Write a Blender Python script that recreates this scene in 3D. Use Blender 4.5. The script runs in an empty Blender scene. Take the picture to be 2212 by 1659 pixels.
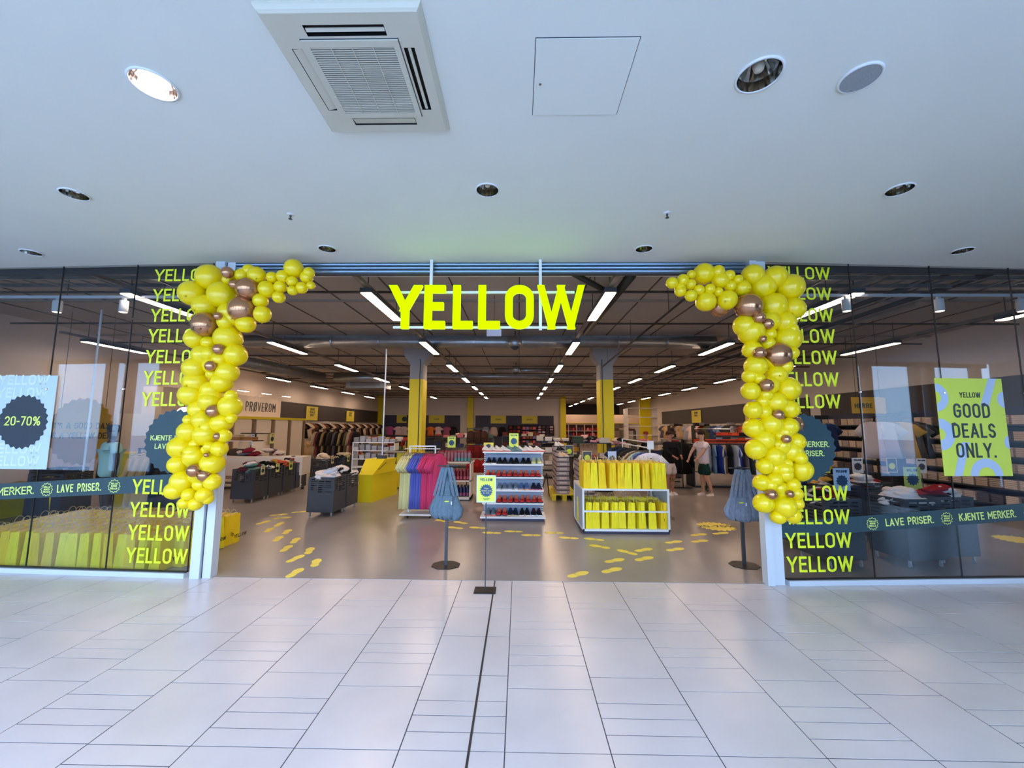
import bpy, bmesh, math, random
from mathutils import Vector, Matrix
from math import sin, cos, pi, radians, sqrt, atan2
random.seed(7)
SC = bpy.context.scene
COL = SC.collection
# ------------------------------------------------------------------ camera
FPX, CX, CY, EYE = 865.0, 1106.0, 829.5, 1.8
_p, _y, _r = math.atan(91.5/FPX), radians(-1.0), radians(.31)
FWD = Vector((sin(_y)*cos(_p), cos(_y)*cos(_p), sin(_p)))
_rt = Vector((cos(_y), -sin(_y), 0)); _up = _rt.cross(FWD)
RT = _rt*cos(_r)+_up*sin(_r); UP = _up*cos(_r)-_rt*sin(_r)
cd = bpy.data.cameras.new('camera'); cd.sensor_width = 36; cd.lens = FPX/2212*36; cd.clip_end = 400; cd.clip_start = .05
cam = bpy.data.objects.new('camera', cd); COL.objects.link(cam)
cam.matrix_world = Matrix(((RT.x, UP.x, -FWD.x, 0), (RT.y, UP.y, -FWD.y, 0), (RT.z, UP.z, -FWD.z, EYE), (0, 0, 0, 1)))
SC.camera = cam
EYEV = Vector((0, 0, EYE))
def ray(px, py): return RT*((px-CX)/FPX)-UP*((py-CY)/FPX)+FWD
def G(px, py, z=0.0):                      # where the sight line through a pixel meets height z
    d = ray(px, py); return EYEV+d*((z-EYE)/d.z)
def P(px, py, Y):                          # ... meets depth Y
    d = ray(px, py); return EYEV+d*(Y/d.y)
# ------------------------------------------------------------------ world, exposure
SC.view_settings.view_transform = 'Standard'; SC.view_settings.look = 'None'
SC.view_settings.exposure = 0.75; SC.view_settings.gamma = 1; SC.view_settings.use_curve_mapping = False
cy = SC.cycles
cy.use_denoising = True; cy.max_bounces = 7; cy.diffuse_bounces = 4; cy.glossy_bounces = 4
cy.transmission_bounces = 4; cy.transparent_max_bounces = 24; cy.sample_clamp_indirect = 4.0
cy.caustics_reflective = False; cy.caustics_refractive = False
def lin(c):
    return tuple((v/255/12.92 if v/255 <= .04045 else ((v/255+.055)/1.055)**2.4) for v in c)
w = bpy.data.worlds.new('sky'); SC.world = w; w.use_nodes = True
nt = w.node_tree; nt.nodes.clear()
out = nt.nodes.new('ShaderNodeOutputWorld'); bg = nt.nodes.new('ShaderNodeBackground')
tc = nt.nodes.new('ShaderNodeTexCoord'); sx = nt.nodes.new('ShaderNodeSeparateXYZ'); rp = nt.nodes.new('ShaderNodeValToRGB')
nt.links.new(tc.outputs['Generated'], sx.inputs[0]); nt.links.new(sx.outputs['Z'], rp.inputs[0])
rp.color_ramp.elements[0].position = 0.0; rp.color_ramp.elements[0].color = (.60, .76, .98, 1)
rp.color_ramp.elements[1].position = .7; rp.color_ramp.elements[1].color = (.38, .59, 1.0, 1)
nt.links.new(rp.outputs[0], bg.inputs[0]); bg.inputs[1].default_value = SKY = 6.8
nt.links.new(bg.outputs[0], out.inputs[0])
# ------------------------------------------------------------------ materials
MATS = {}
def mat(name, col, rough=.6, metal=0.0, spec=.5, noise=0.0, nscale=6.0, bump=0.0, bscale=60.0, emit=0.0, coat=0.0, sss=0.0, ecol=None, alpha=None):
    if name in MATS: return MATS[name]
    m = bpy.data.materials.new(name); m.use_nodes = True; n = m.node_tree; b = n.nodes['Principled BSDF']
    c = lin(col)+(1,)
    b.inputs['Base Color'].default_value = c; b.inputs['Roughness'].default_value = rough
    b.inputs['Metallic'].default_value = metal; b.inputs['Specular IOR Level'].default_value = spec
    b.inputs['Coat Weight'].default_value = coat
    if coat: b.inputs['Coat Roughness'].default_value = .08
    if sss: b.inputs['Subsurface Weight'].default_value = sss; b.inputs['Subsurface Radius'].default_value = (.05, .04, .01)
    if emit:
        b.inputs['Emission Color'].default_value = (lin(ecol)+(1,)) if ecol else c; b.inputs['Emission Strength'].default_value = emit
    g = None
    if noise or bump:
        g = n.nodes.new('ShaderNodeNewGeometry')
    if noise:
        t = n.nodes.new('ShaderNodeTexNoise'); t.inputs['Scale'].default_value = nscale; t.inputs['Detail'].default_value = 5
        n.links.new(g.outputs['Position'], t.inputs['Vector'])
        r = n.nodes.new('ShaderNodeMapRange'); r.inputs[1].default_value = .3; r.inputs[2].default_value = .7
        r.inputs[3].default_value = 1-noise; r.inputs[4].default_value = 1+noise*.5
        n.links.new(t.outputs[0], r.inputs[0])
        mx = n.nodes.new('ShaderNodeVectorMath'); mx.operation = 'SCALE'; mx.inputs[0].default_value = c[:3]
        n.links.new(r.outputs[0], mx.inputs['Scale']); n.links.new(mx.outputs[0], b.inputs['Base Color'])
    if bump:
        t = n.nodes.new('ShaderNodeTexNoise'); t.inputs['Scale'].default_value = bscale
        n.links.new(g.outputs['Position'], t.inputs['Vector'])
        u = n.nodes.new('ShaderNodeBump'); u.inputs['Strength'].default_value = bump; u.inputs['Distance'].default_value = .01
        n.links.new(t.outputs[0], u.inputs['Height']); n.links.new(u.outputs[0], b.inputs['Normal'])
    MATS[name] = m; return m
def glass_mat(name, tint=(1, 1, 1), ior=1.5, gloss=1.0):
    m = bpy.data.materials.new(name); m.use_nodes = True; n = m.node_tree; n.nodes.clear()
    o = n.nodes.new('ShaderNodeOutputMaterial'); t = n.nodes.new('ShaderNodeBsdfTransparent'); g = n.nodes.new('ShaderNodeBsdfGlossy')
    t.inputs[0].default_value = tint+(1,); g.inputs['Roughness'].default_value = .0; g.inputs[0].default_value = (gloss*.72, gloss*.86, gloss, 1)
    f = n.nodes.new('ShaderNodeFresnel'); ge = n.nodes.new('ShaderNodeNewGeometry'); mr = n.nodes.new('ShaderNodeMapRange')
    mr.inputs[3].default_value = ior; mr.inputs[4].default_value = 1/ior
    n.links.new(ge.outputs['Backfacing'], mr.inputs[0]); n.links.new(mr.outputs[0], f.inputs[0])
    mx = n.nodes.new('ShaderNodeMixShader'); n.links.new(f.outputs[0], mx.inputs[0]); n.links.new(t.outputs[0], mx.inputs[1]); n.links.new(g.outputs[0], mx.inputs[2])
    n.links.new(mx.outputs[0], o.inputs[0]); return m
K = lambda c, n=None, **k: mat(n or 'colour_%d_%d_%d' % tuple(c), c, **k)
FAB = lambda c: mat('fabric_%d_%d_%d' % tuple(c), c, rough=.9, spec=.2, bump=.25, bscale=220)
M_white = mat('white_powder_coat', (226, 228, 232), rough=.4)
M_dgrey = mat('dark_grey_metal', (64, 68, 78), rough=.45, metal=.2)
M_black = mat('black_plastic', (22, 22, 24), rough=.5)
M_chrome = mat('chrome', (200, 200, 205), rough=.15, metal=1)
M_steel = mat('galvanised_steel', (150, 155, 160), rough=.35, metal=.8, noise=.15)
M_yel = mat('yellow_paint', (222, 202, 8), rough=.5)
M_bag = mat('yellow_paper', (246, 226, 20), rough=.65, noise=.07, nscale=9, bump=.3, bscale=30)
M_cream = mat('cream_paper', (214, 204, 160), rough=.8)
M_teal = mat('dark_teal_vinyl', (30, 62, 74), rough=.5)
M_lime = mat('lime_vinyl', (224, 238, 40), rough=.5)
M_limep = mat('lime_poster', (222, 235, 110), rough=.5)
M_paleblue = mat('pale_blue_print', (186, 206, 236), rough=.5)
M_pay = mat('pale_yellow_print', (236, 232, 150), rough=.5)
# ------------------------------------------------------------------ mesh builder
class MB:
    def __init__(s): s.v = []; s.f = []; s.sm = False
    def add(s, vs, fs):
        k = len(s.v); s.v += [tuple(v) for v in vs]; s.f += [tuple(i+k for i in f) for f in fs]; return s
    def box(s, x0, y0, z0, x1, y1, z1):
        return s.add([(x0,y0,z0),(x1,y0,z0),(x1,y1,z0),(x0,y1,z0),(x0,y0,z1),(x1,y0,z1),(x1,y1,z1),(x0,y1,z1)],
                     [(0,3,2,1),(4,5,6,7),(0,1,5,4),(1,2,6,5),(2,3,7,6),(3,0,4,7)])
    def rings(s, R, caps=True, closed=True):
        n = len(R[0]); k = len(s.v)
        for r in R: s.v += [tuple(v) for v in r]
        for a in range(len(R)-1):
            for i in range(n if closed else n-1):
                j = (i+1) % n; s.f.append((k+a*n+i, k+a*n+j, k+(a+1)*n+j, k+(a+1)*n+i))
        if caps: s.f.append(tuple(k+i for i in range(n))[::-1]); s.f.append(tuple(k+(len(R)-1)*n+i for i in range(n)))
        return s
    def tube(s, pts, r, n=8, caps=True):
        pts = [Vector(p) for p in pts]; R = []
        for i, p in enumerate(pts):
            d = (pts[min(i+1, len(pts)-1)]-pts[max(i-1, 0)]).normalized()
            a = d.cross(Vector((0, 0, 1)) if abs(d.z) < .9 else Vector((1, 0, 0))).normalized(); b = d.cross(a)
            rr = r[i] if isinstance(r, (list, tuple)) else r
            R.append([p+(a*cos(t)+b*sin(t))*rr for t in [2*pi*k/n for k in range(n)]])
        return s.rings(R, caps)
    def lathe(s, prof, c=(0, 0, 0), n=16, caps=True):
        return s.rings([[(c[0]+r*cos(2*pi*k/n), c[1]+r*sin(2*pi*k/n), c[2]+z) for k in range(n)] for r, z in prof], caps)
    def prism(s, poly, z0, z1):            # polygon in xy extruded along z
        n = len(poly); return s.add([(x, y, z0) for x, y in poly]+[(x, y, z1) for x, y in poly],
            [tuple(range(n))[::-1], tuple(range(n, 2*n))]+[(i, (i+1) % n, n+(i+1) % n, n+i) for i in range(n)])
    def plate(s, poly, y0, y1):            # polygon in xz extruded along y
        n = len(poly); return s.add([(x, y0, z) for x, z in poly]+[(x, y1, z) for x, z in poly],
            [tuple(range(n)), tuple(range(n, 2*n))[::-1]]+[(i, n+i, n+(i+1) % n, (i+1) % n) for i in range(n)])
    def xf(s, M): s.v = [tuple(M @ Vector(v)) for v in s.v]; return s
    def smooth(s): s.sm = True; return s
    def mesh(s, name, m):
        me = bpy.data.meshes.new(name); me.from_pydata(s.v, [], s.f); me.materials.append(m)
        if s.sm: me.polygons.foreach_set('use_smooth', [True]*len(me.polygons))
        me.update(); return me
    def build(s, name, m, parent=None, loc=None, rotz=0, stuff=False):
        return put(s.mesh(name, m), name, parent, loc, rotz, stuff)
def put(me, name, parent=None, loc=None, rotz=0, stuff=False):
    o = bpy.data.objects.new(name, me); COL.objects.link(o)
    if parent: o.parent = parent
    if loc is not None: o.location = loc
    if rotz: o.rotation_euler = (0, 0, rotz)
    if stuff: o['kind'] = 'stuff'
    return o
def tag(o, label, cat, group=None):
    o['label'] = label; o['category'] = cat
    if group: o['group'] = group
    return o
def thing(name, label, cat, loc=(0, 0, 0), rotz=0, group=None):
    o = bpy.data.objects.new(name, None); COL.objects.link(o); o.empty_display_size = .1
    o.location = loc; o.rotation_euler = (0, 0, rotz); return tag(o, label, cat, group)
def struct(o, label=None):
    o['kind'] = 'structure'
    if label: o['label'] = label
    return o
def kids(o): return [c for c in CH.get(o.name, [])]
CH = {}
def copy_tree(o, parent=None, table=None):
    c = o.copy(); COL.objects.link(c)
    if parent is not None: c.parent = parent
    for k in list(o.children): copy_tree(k, c)
    return c
def clone(root, loc, rotz=0, label=None, group=None, sc=None):
    c = copy_tree(root); c.location = loc; c.rotation_euler = (0, 0, rotz)
    if sc: c.scale = (sc,)*3 if not isinstance(sc, tuple) else sc
    if label: c['label'] = label
    if group: c['group'] = group
    return c
class Proto:                                # first use moves the original, later uses copy it
    def __init__(s, make): s.make = make; s.o = None
    def put(s, loc, rotz, label, group=None, sc=None):
        if s.o is None:
            s.o = s.make(); c = s.o; c.location = loc; c.rotation_euler = (0, 0, rotz); c['label'] = label
            if group: c['group'] = group
            if sc: c.scale = (sc,)*3 if not isinstance(sc, tuple) else sc
            return c
        return clone(s.o, loc, rotz, label, group, sc)
ORD = ['first', 'second', 'third', 'fourth', 'fifth', 'sixth', 'seventh', 'eighth', 'ninth', 'tenth', 'eleventh', 'twelfth', 'thirteenth', 'fourteenth', 'fifteenth', 'sixteenth', 'seventeenth', 'eighteenth', 'nineteenth', 'twentieth']
ORD += ['twenty-'+w for w in ORD[:9]]+['thirtieth']+['thirty-'+w for w in ORD[:9]]
# ------------------------------------------------------------------ stroke lettering
def arc(cx, cy, rx, ry, a0, a1, n=10): return [(cx+rx*cos(radians(a0+(a1-a0)*i/n)), cy+ry*sin(radians(a0+(a1-a0)*i/n))) for i in range(n+1)]
def oval(x0=0, x1=1, y0=0, y1=1):           # straight-sided O
    ry = .26*(y1-y0)/1; cx = (x0+x1)/2; rx = (x1-x0)/2; c = arc(cx, y1-ry, rx, ry, 0, 180, 12)+arc(cx, y0+ry, rx, ry, 180, 360, 12); return c+[c[0]]
GL = {
 'A': (.95, [[(0,0),(.5,1),(1,0)], [(.17,.28),(.83,.28)]]),
 'B': (.85, [[(0,0),(0,1),(.55,1)]+arc(.55,.77,.4,.23,90,-90)+[(0,.54)], [(.55,.54)]+arc(.55,.27,.45,.27,90,-90)+[(0,0)]]),
 'C': (.85, [[(1,.72)]+arc(.5,.74,.5,.26,0,180,12)+arc(.5,.26,.5,.26,180,360,12)+[(1,.28)]]),
 'D': (.9, [[(0,0),(0,1),(.4,1)]+arc(.4,.7,.6,.3,90,0)+arc(.4,.3,.6,.3,0,-90)+[(0,0)]]),
 'E': (.75, [[(1,1),(0,1),(0,0),(1,0)], [(0,.52),(.88,.52)]]),
 'F': (.72, [[(1,1),(0,1),(0,0)], [(0,.52),(.85,.52)]]),
 'G': (.88, [[(1,.74)]+arc(.5,.74,.5,.26,0,180,12)+arc(.5,.26,.5,.26,180,360,12)+[(1,.48),(.55,.48)]]),
 'H': (.9, [[(0,0),(0,1)], [(1,0),(1,1)], [(0,.52),(1,.52)]]),
 'I': (.0, [[(0,0),(0,1)]]),
 'J': (.7, [[(1,1),(1,.27)]+arc(.5,.27,.5,.27,0,-180)]),
 'K': (.88, [[(0,0),(0,1)], [(1,1),(0,.42)], [(.35,.62),(1,0)]]),
 'L': (.7, [[(0,1),(0,0),(1,0)]]),
 'M': (1.1, [[(0,0),(0,1),(.5,.35),(1,1),(1,0)]]),
 'N': (.9, [[(0,0),(0,1),(1,0),(1,1)]]),
 'O': (.9, [oval()]),
 'P': (.82, [[(0,0),(0,1),(.55,1)]+arc(.55,.74,.45,.26,90,-90)+[(0,.48)]]),
 'R': (.85, [[(0,0),(0,1),(.55,1)]+arc(.55,.75,.42,.25,90,-90)+[(0,.5)], [(.5,.5),(1,0)]]),
 'S': (.82, [arc(.5,.75,.48,.25,22,245,12)+arc(.5,.25,.5,.25,65,-158,12)]),
 'T': (.85, [[(0,1),(1,1)], [(.5,1),(.5,0)]]),
 'U': (.88, [[(0,1),(0,.28)]+arc(.5,.28,.5,.28,180,360)+[(1,1)]]),
 'V': (.95, [[(0,1),(.5,0),(1,1)]]),
 'W': (1.45, [[(0,1),(.25,0),(.5,1),(.75,0),(1,1)]]),
 'X': (.9, [[(0,0),(1,1)], [(0,1),(1,0)]]),
 'Y': (.95, [[(0,1),(.5,.42),(.5,0)], [(1,1),(.53,.48)]]),
 'Z': (.85, [[(0,1),(1,1),(0,0),(1,0)]]),
 'Ø': (.9, [oval(), [(-.05,-.08),(1.05,1.08)]]),
 'Å': (.95, [[(0,0),(.5,.86),(1,0)], [(.17,.26),(.83,.26)], arc(.5,1.1,.14,.1,0,360,8)]),
 '0': (.85, [oval()]), '1': (.4, [[(0,.8),(1,1),(1,0)]]),
 '2': (.82, [arc(.5,.73,.5,.27,165,0,8)+[(.95,.55),(0,0),(1,0)]]),
 '5': (.82, [[(.95,1),(.1,1),(.05,.58),(.5,.64)]+arc(.5,.32,.5,.32,90,-160,10)]),
 '6': (.82, [arc(.5,.75,.5,.25,20,180,8)+[(0,.3)]+arc(.5,.28,.5,.28,180,530,14)]),
 '7': (.82, [[(0,1),(1,1),(.35,0)]]), '9': (.82, [arc(.5,.25,.5,.25,200,360,8)+[(1,.7)]+arc(.5,.72,.5,.28,0,350,14)]),
 '8': (.85, [arc(.5,.77,.42,.23,0,360,14), arc(.5,.27,.5,.27,0,360,14)]),
 '%': (1.3, [arc(.2,.78,.18,.22,0,360,12), arc(.8,.22,.18,.22,0,360,12), [(.2,0),(.8,1)]]),
 '-': (.5, [[(0,.42),(1,.42)]]), '.': (.0, [[(0,0),(0,.02)]]), "'": (.0, [[(0,1),(0,.85)]]), ':': (.0, [[(0,.1),(0,.14)], [(0,.6),(0,.64)]]),
}
def ribbon(mb, pts, t, y0, y1):
    for i in range(1, len(pts)-1):          # very sharp turns become two flat-cut strokes
        a, b, c = Vector(pts[i-1]), Vector(pts[i]), Vector(pts[i+1])
        if (b-a).length > t*1.5 and (c-b).length > t*1.5 and (b-a).normalized().dot((c-b).normalized()) < -.25:
            ribbon(mb, pts[:i+1], t, y0, y1); ribbon(mb, pts[i:], t, y0, y1); return
    n = len(pts); closed = n > 3 and (abs(pts[0][0]-pts[-1][0])+abs(pts[0][1]-pts[-1][1]) < 1e-6)
    pts = [Vector(p) for p in (pts[:-1] if closed else pts)]; n = len(pts); L = []; Rr = []
    for i, p in enumerate(pts):
        a = pts[i-1] if (i or closed) else None; b = pts[(i+1) % n] if (i < n-1 or closed) else None
        d0 = (p-a).normalized() if a is not None else None; d1 = (b-p).normalized() if b is not None else None
        if d0 is None or d1 is None:
            d = d0 if d0 is not None else d1; e = d if d1 is None else -d
            nn = Vector((-d.y, d.x)); q = p+e*(t/2/abs(d.y) if abs(d.y) > .75 else t/2)
            if abs(d.y) > .75:              # flat cut
                k = (1/abs(d.y)); l = q+Vector((-(1 if d.y > 0 else -1)*k*t/2, 0)); r_ = q*2-l
            else: l = q+nn*t/2; r_ = q-nn*t/2
        else:
            m = (Vector((-d0.y, d0.x))+Vector((-d1.y, d1.x))); ml = m.length or 1; m = m/ml; k = min(1/max(ml/2, .2), 1.9)
            l = p+m*t/2*k; r_ = p-m*t/2*k
        L.append(l); Rr.append(r_)
    k = len(mb.v)
    for l, r_ in zip(L, Rr): mb.v += [(l.x, y0, l.y), (r_.x, y0, r_.y), (l.x, y1, l.y), (r_.x, y1, r_.y)]
    for i in range(n if closed else n-1):
        a = k+4*i; b = k+4*((i+1) % n); mb.f += [(a+1, b+1, b, a), (a+2, b+2, b+3, a+3), (a, b, b+2, a+2), (a+3, b+3, b+1, a+1)]
    if not closed:
        a = k; b = k+4*(n-1); mb.f += [(a, a+2, a+3, a+1), (b+1, b+3, b+2, b)]
def glyph(mb, ch, x, z, h, t, wf, y0, y1, slant=0):
    w_, strokes = GL[ch]; w_ = w_*wf*h
    for s in strokes:
        ribbon(mb, [(x+t/2+px*max(w_-t, 0), z+t/2+py*(h-t)) for px, py in s], t, y0, y1)
    return max(w_, t)
def text_width(s, h, t, wf, gap):
    return sum((h*.35 if c == ' ' else max(GL[c][0]*wf*h, t))+gap for c in s)-gap
def text(s, h, t, wf, gap, m, parent, y0, y1, x=0, z=0, centre=True, letters=True, name='letter'):
    """letters of a line in the local xz plane, reading towards +x, facing -y"""
    x -= text_width(s, h, t, wf, gap)/2 if centre else 0; mb = MB()
    for c in s:
        if c == ' ': x += h*.35+gap; continue
        if letters:
            q = MB(); a = glyph(q, c, 0, 0, h, t, wf, y0, y1)
            key = (c, h, t, wf, y0, y1, m.name)
            me = TXT.get(key) or q.mesh(name, m); TXT[key] = me
            put(me, name, parent, (x, 0, z)); x += a+gap
        else: x += glyph(mb, c, x, z, h, t, wf, y0, y1)+gap
    if not letters: mb.build('lettering', m, parent, stuff=True)
TXT = {}
def star_poly(n, r1, r2, sx=1, sy=1): return [((r1 if i % 2 == 0 else r2)*cos(pi*i/n)*sx, (r1 if i % 2 == 0 else r2)*sin(pi*i/n)*sy) for i in range(2*n)]
def at_plane(px, py, A, B):                 # sight line meets the vertical plane through ground points A, B -> (distance from A, z)
    d = ray(px, py); ux, uy = B[0]-A[0], B[1]-A[1]; L = sqrt(ux*ux+uy*uy); ux /= L; uy /= L; nx, ny = -uy, ux
    t = (A[0]*nx+A[1]*ny)/(d.x*nx+d.y*ny); p = EYEV+d*t; return (p.x-A[0])*ux+(p.y-A[1])*uy, p.z
# ------------------------------------------------------------------ setting: measures
FY, ZC, ZS = 4.903, 3.868, 4.32            # shop front line, mall ceiling, store ceiling
XL, XR, YB, YB2 = -11.9, 11.2, 34.0, 45.0
LA, LB = (-3.93, 4.90), (-9.10, 5.15)      # left glazing runs A -> B
RA, RB = (3.10, 4.895), (9.4, 5.28)
YW = -1.7                                  # window wall behind the camera
M_ceil = mat('white_ceiling_paint', (224, 226, 219), rough=.85, noise=.02, nscale=2)
M_tile = mat('pale_stone_tile', (212, 204, 206), rough=.28, noise=.10, nscale=1.6, spec=.5, bump=.03, bscale=18)
M_grout = mat('grey_grout', (84, 82, 90), rough=.8)
M_vinyl = mat('taupe_vinyl_floor', (150, 142, 140), rough=.25, noise=.08, nscale=1.2, spec=.5)
M_wall = mat('warm_grey_wall', (208, 196, 186), rough=.85)
M_deck = mat('grey_ceiling_deck', (176, 168, 162), rough=.9)
M_darkpanel = mat('dark_brown_panel', (62, 54, 54), rough=.6)
M_navy = mat('navy_wall_panel', (54, 54, 74), rough=.6)
M_alu = mat('anodised_aluminium', (208, 218, 232), rough=.35, metal=.2)
# mall floor: slab with separate tiles
fl = MB().box(-16, YW-.1, -.2, 16, 5.6, -.0022).build('floor', M_grout); struct(fl)
U1 = .1365; TW = .59; X0 = -.072
cycA = [4, 4, 2, 1, 1, 2, 1]; cycB = [1, 1, 2, 4, 4, 1, 2]
def fy_at(x):
    if x < LA[0]: return LA[1]+(LA[0]-x)*(LB[1]-LA[1])/(LA[0]-LB[0])
    if x > RA[0]: return RA[1]+(x-RA[0])*(RB[1]-RA[1])/(RB[0]-RA[0])
    return FY
tmesh = {}
rest = MB(); nt_ = 0
def in_view(x, y):
    v = Vector((x, y, 0))-EYEV; d = v.dot(FWD)
    return d > .1 and abs(v.dot(RT)/d*FPX) < 1115 and abs(v.dot(UP)/d*FPX) < 840
for k in range(-16, 16):
    x0 = X0+k*TW; cyc = cycA if k % 2 == 0 else cycB; y = 2.427-.0 if k % 2 == 0 else 2.565
    i = 0 if k % 2 == 0 else 0
    if k % 2 == 0: seq0 = [4, 2, 1, 1, 2, 1, 4, 2, 1, 4, 2, 1, 1]
    else: seq0 = [1, 1, 2, 4, 4, 1, 4, 2, 1, 1, 2]
    ys = [(y, s) for y, s in []]
    yy = y; segs = []
    for s in seq0: segs.append((yy, yy+s*U1, s)); yy += s*U1
    yy = y; back = ([1, 4, 4, 2, 1, 1, 2, 1]*5) if k % 2 == 0 else ([1, 4, 4, 1, 2, 4, 2, 1]*5)
    for s in back:
        if yy < YW+.7: break
        segs.append((yy-s*U1, yy, s)); yy -= s*U1
    for a, b, s in segs:
        lim = fy_at(x0+TW/2)+.02
        if a > lim-.03: continue
        b2 = min(b, lim); g = .0036
        if any(in_view(xx, yv) for xx in (x0, x0+TW) for yv in (a, b2)) and nt_ < 299:
            key = s if b2 == b else (s, round(b2-a, 3))
            if key not in tmesh:
                L = b2-a; bv = .002
                tmesh[key] = MB().rings([[(g, g, -.011), (TW-g, g, -.011), (TW-g, L-g, -.011), (g, L-g, -.011)], [(g, g, 0), (TW-g, g, 0), (TW-g, L-g, 0), (g, L-g, 0)]]).mesh('tile', M_tile)
            put(tmesh[key], 'tile', fl, (x0, a, random.uniform(-.0006, .0006))); nt_ += 1
        else: rest.box(x0+g, a+g, -.011, x0+TW-g, b2-g, 0)
rest.build('tile', M_tile, fl, stuff=True)
# dark movement joint running through the tiles
a, b = G(1068, 1262), G(1008, 1655); mj = MB(); dx = .007
mj.prism([(a.x-dx, FY), (b.x-dx, b.y-1.2), (b.x+dx, b.y-1.2), (a.x+dx, FY)], -.004, .0025)
mj.build('expansion_joint', mat('black_rubber', (52, 46, 48), rough=.7), fl)
# store floor
sf = MB().prism([(LB[0]-3, LB[1]+.1), (LA[0], LA[1]+.03), (-3.6, FY), (2.85, FY), (RA[0], RA[1]+.03), (RB[0]+2.5, RB[1]+.1), (12.2, YB2+.5), (-12.5, YB2+.5)][::-1], -.1, .004)
struct(sf.build('floor_store', M_vinyl))
# mall ceiling with store soffit edge
DL = [(332,182,.125,'lit white downlight left of the square air conditioner',True),(1640,162,.128,'large unlit downlight beside the round ceiling speaker',False),
 (161,419,.105,'unlit downlight on the left, in the row of three',False),(1053,410,.105,'unlit downlight in the middle of the ceiling, above the sign',False),(1943,409,.105,'unlit downlight on the right, in the row of three',False),
 (68,545,.10,'small downlight at the far left by the shop glazing',False),(707,537,.10,'downlight near the shutter above the left balloon garland',False),(1391,537,.10,'downlight near the shutter above the right balloon garland',False),(2079,541,.10,'small downlight at the far right by the shop glazing',False)]
bm = bmesh.new(); ed = []
def loop(pts):
    v = [bm.verts.new(p) for p in pts]
    for i in range(len(v)): ed.append(bm.edges.new((v[i], v[(i+1) % len(v)])))
loop([(-16, YW-.2, ZC), (16, YW-.2, ZC), (16, 5.9, ZC), (RB[0], RB[1]+.02, ZC), (RA[0], RA[1]+.06, ZC), (RA[0]-.3, FY+.08, ZC), (LA[0]+.4, FY+.08, ZC), (LA[0], LA[1]+.06, ZC), (LB[0], LB[1]+.02, ZC), (-16, 5.9, ZC)])
for px, py, r, lb, lit in DL:
    c = G(px, py, ZC); loop([(c.x+r*.9*cos(2*pi*i/24), c.y+r*.9*sin(2*pi*i/24), ZC) for i in range(24)])
bmesh.ops.triangle_fill(bm, edges=ed, use_beauty=True, use_dissolve=False)
me = bpy.data.meshes.new('ceiling'); bm.to_mesh(me); bm.free(); me.materials.append(M_ceil)
ceil = struct(put(me, 'ceiling'))
MB().box(-16, YW-.2, ZC+.2, 16, 5.9, ZC+.25).build('ceiling_slab', M_ceil, ceil)
MB().box(-9.2, 5.28, ZC+.004, 9.5, 5.34, ZS+.1).build('bulkhead', M_darkpanel, ceil)
# fascia between ceiling void and store, above the glass
# store shell
struct(MB().box(-12.6, 5.0, ZS, 12.2, YB2+.6, ZS+.2).build('ceiling_store', M_deck))
wl = struct(MB().box(XL-.2, 5.1, 0, XL, YB, ZS).build('wall_left', M_wall))
wr = struct(MB().box(XR, 5.1, 0, XR+.2, YB2, ZS).build('wall_right', M_wall))
XN = 3.9
wb = struct(MB().box(XL, YB, 0, XN, YB+.2, ZS).build('wall_back', M_wall))
struct(MB().box(XN-.2, YB+.2, 0, XN, YB2, ZS).build('wall_return', M_wall))
wb2 = struct(MB().box(XN-.2, YB2, 0, XR, YB2+.2, ZS).build('wall_back_alcove', mat('cream_wall', (226, 208, 186), rough=.8)))
MB().box(XN, YB2-.05, 2.95, XR, YB2, ZS).build('dark_upper_panel', M_darkpanel, wb2)
# shop front side walls closing the glazing far outside the frame
struct(MB().box(-16, 5.15, 0, -9.1, 5.35, ZC).build('wall_front_left', M_ceil))
struct(MB().box(9.4, 5.3, 0, 16, 5.5, ZC).build('wall_front_right', M_ceil))
# mall end walls and the window wall behind the camera
struct(MB().box(-16.2, YW, 0, -16, 5.3, ZC).build('wall_mall_left', M_ceil))
struct(MB().box(16, YW, 0, 16.2, 5.5, ZC).build('wall_mall_right', M_ceil))
M_post = mat('brown_grey_post', (88, 76, 66), rough=.6)
ww = bpy.data.objects.new('wall_window', None); COL.objects.link(ww); struct(ww)
xs = [-16, -13.75, -13.05, -11.6, -11.2, -9.95, -9.35, -7.6, -7.0, -5.2, -4.6, -2.8, -2.2, -.4, .2, 2, 2.6, 4.4, 5.0, 8.1, 11.2, 11.7, 13.4, 13.9, 15.6]
for i, x in enumerate(xs):
    wd = .7 if x == -11.6 else 6.2 if x == 8.1 else .24
    MB().box(x-wd/2, YW-.2, 0, x+wd/2, YW, ZC).build('window_post', M_post, ww)
MB().box(-16, YW-.16, 0, 16, YW-.04, .35).build('window_sill', M_post, ww)
MB().box(-16, YW-.16, ZC-.12, 16, YW-.04, ZC).build('window_head', M_post, ww)
M_clear = glass_mat('clear_glass', (.97, .985, .98), gloss=.8)
pz = MB()
for a, b in zip(xs[:-1], xs[1:]): pz.box(a+.1, YW-.11, .35, b-.1, YW-.10, ZC-.12)
wg = pz.build('window_glazing', M_clear, ww, stuff=True)
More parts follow.
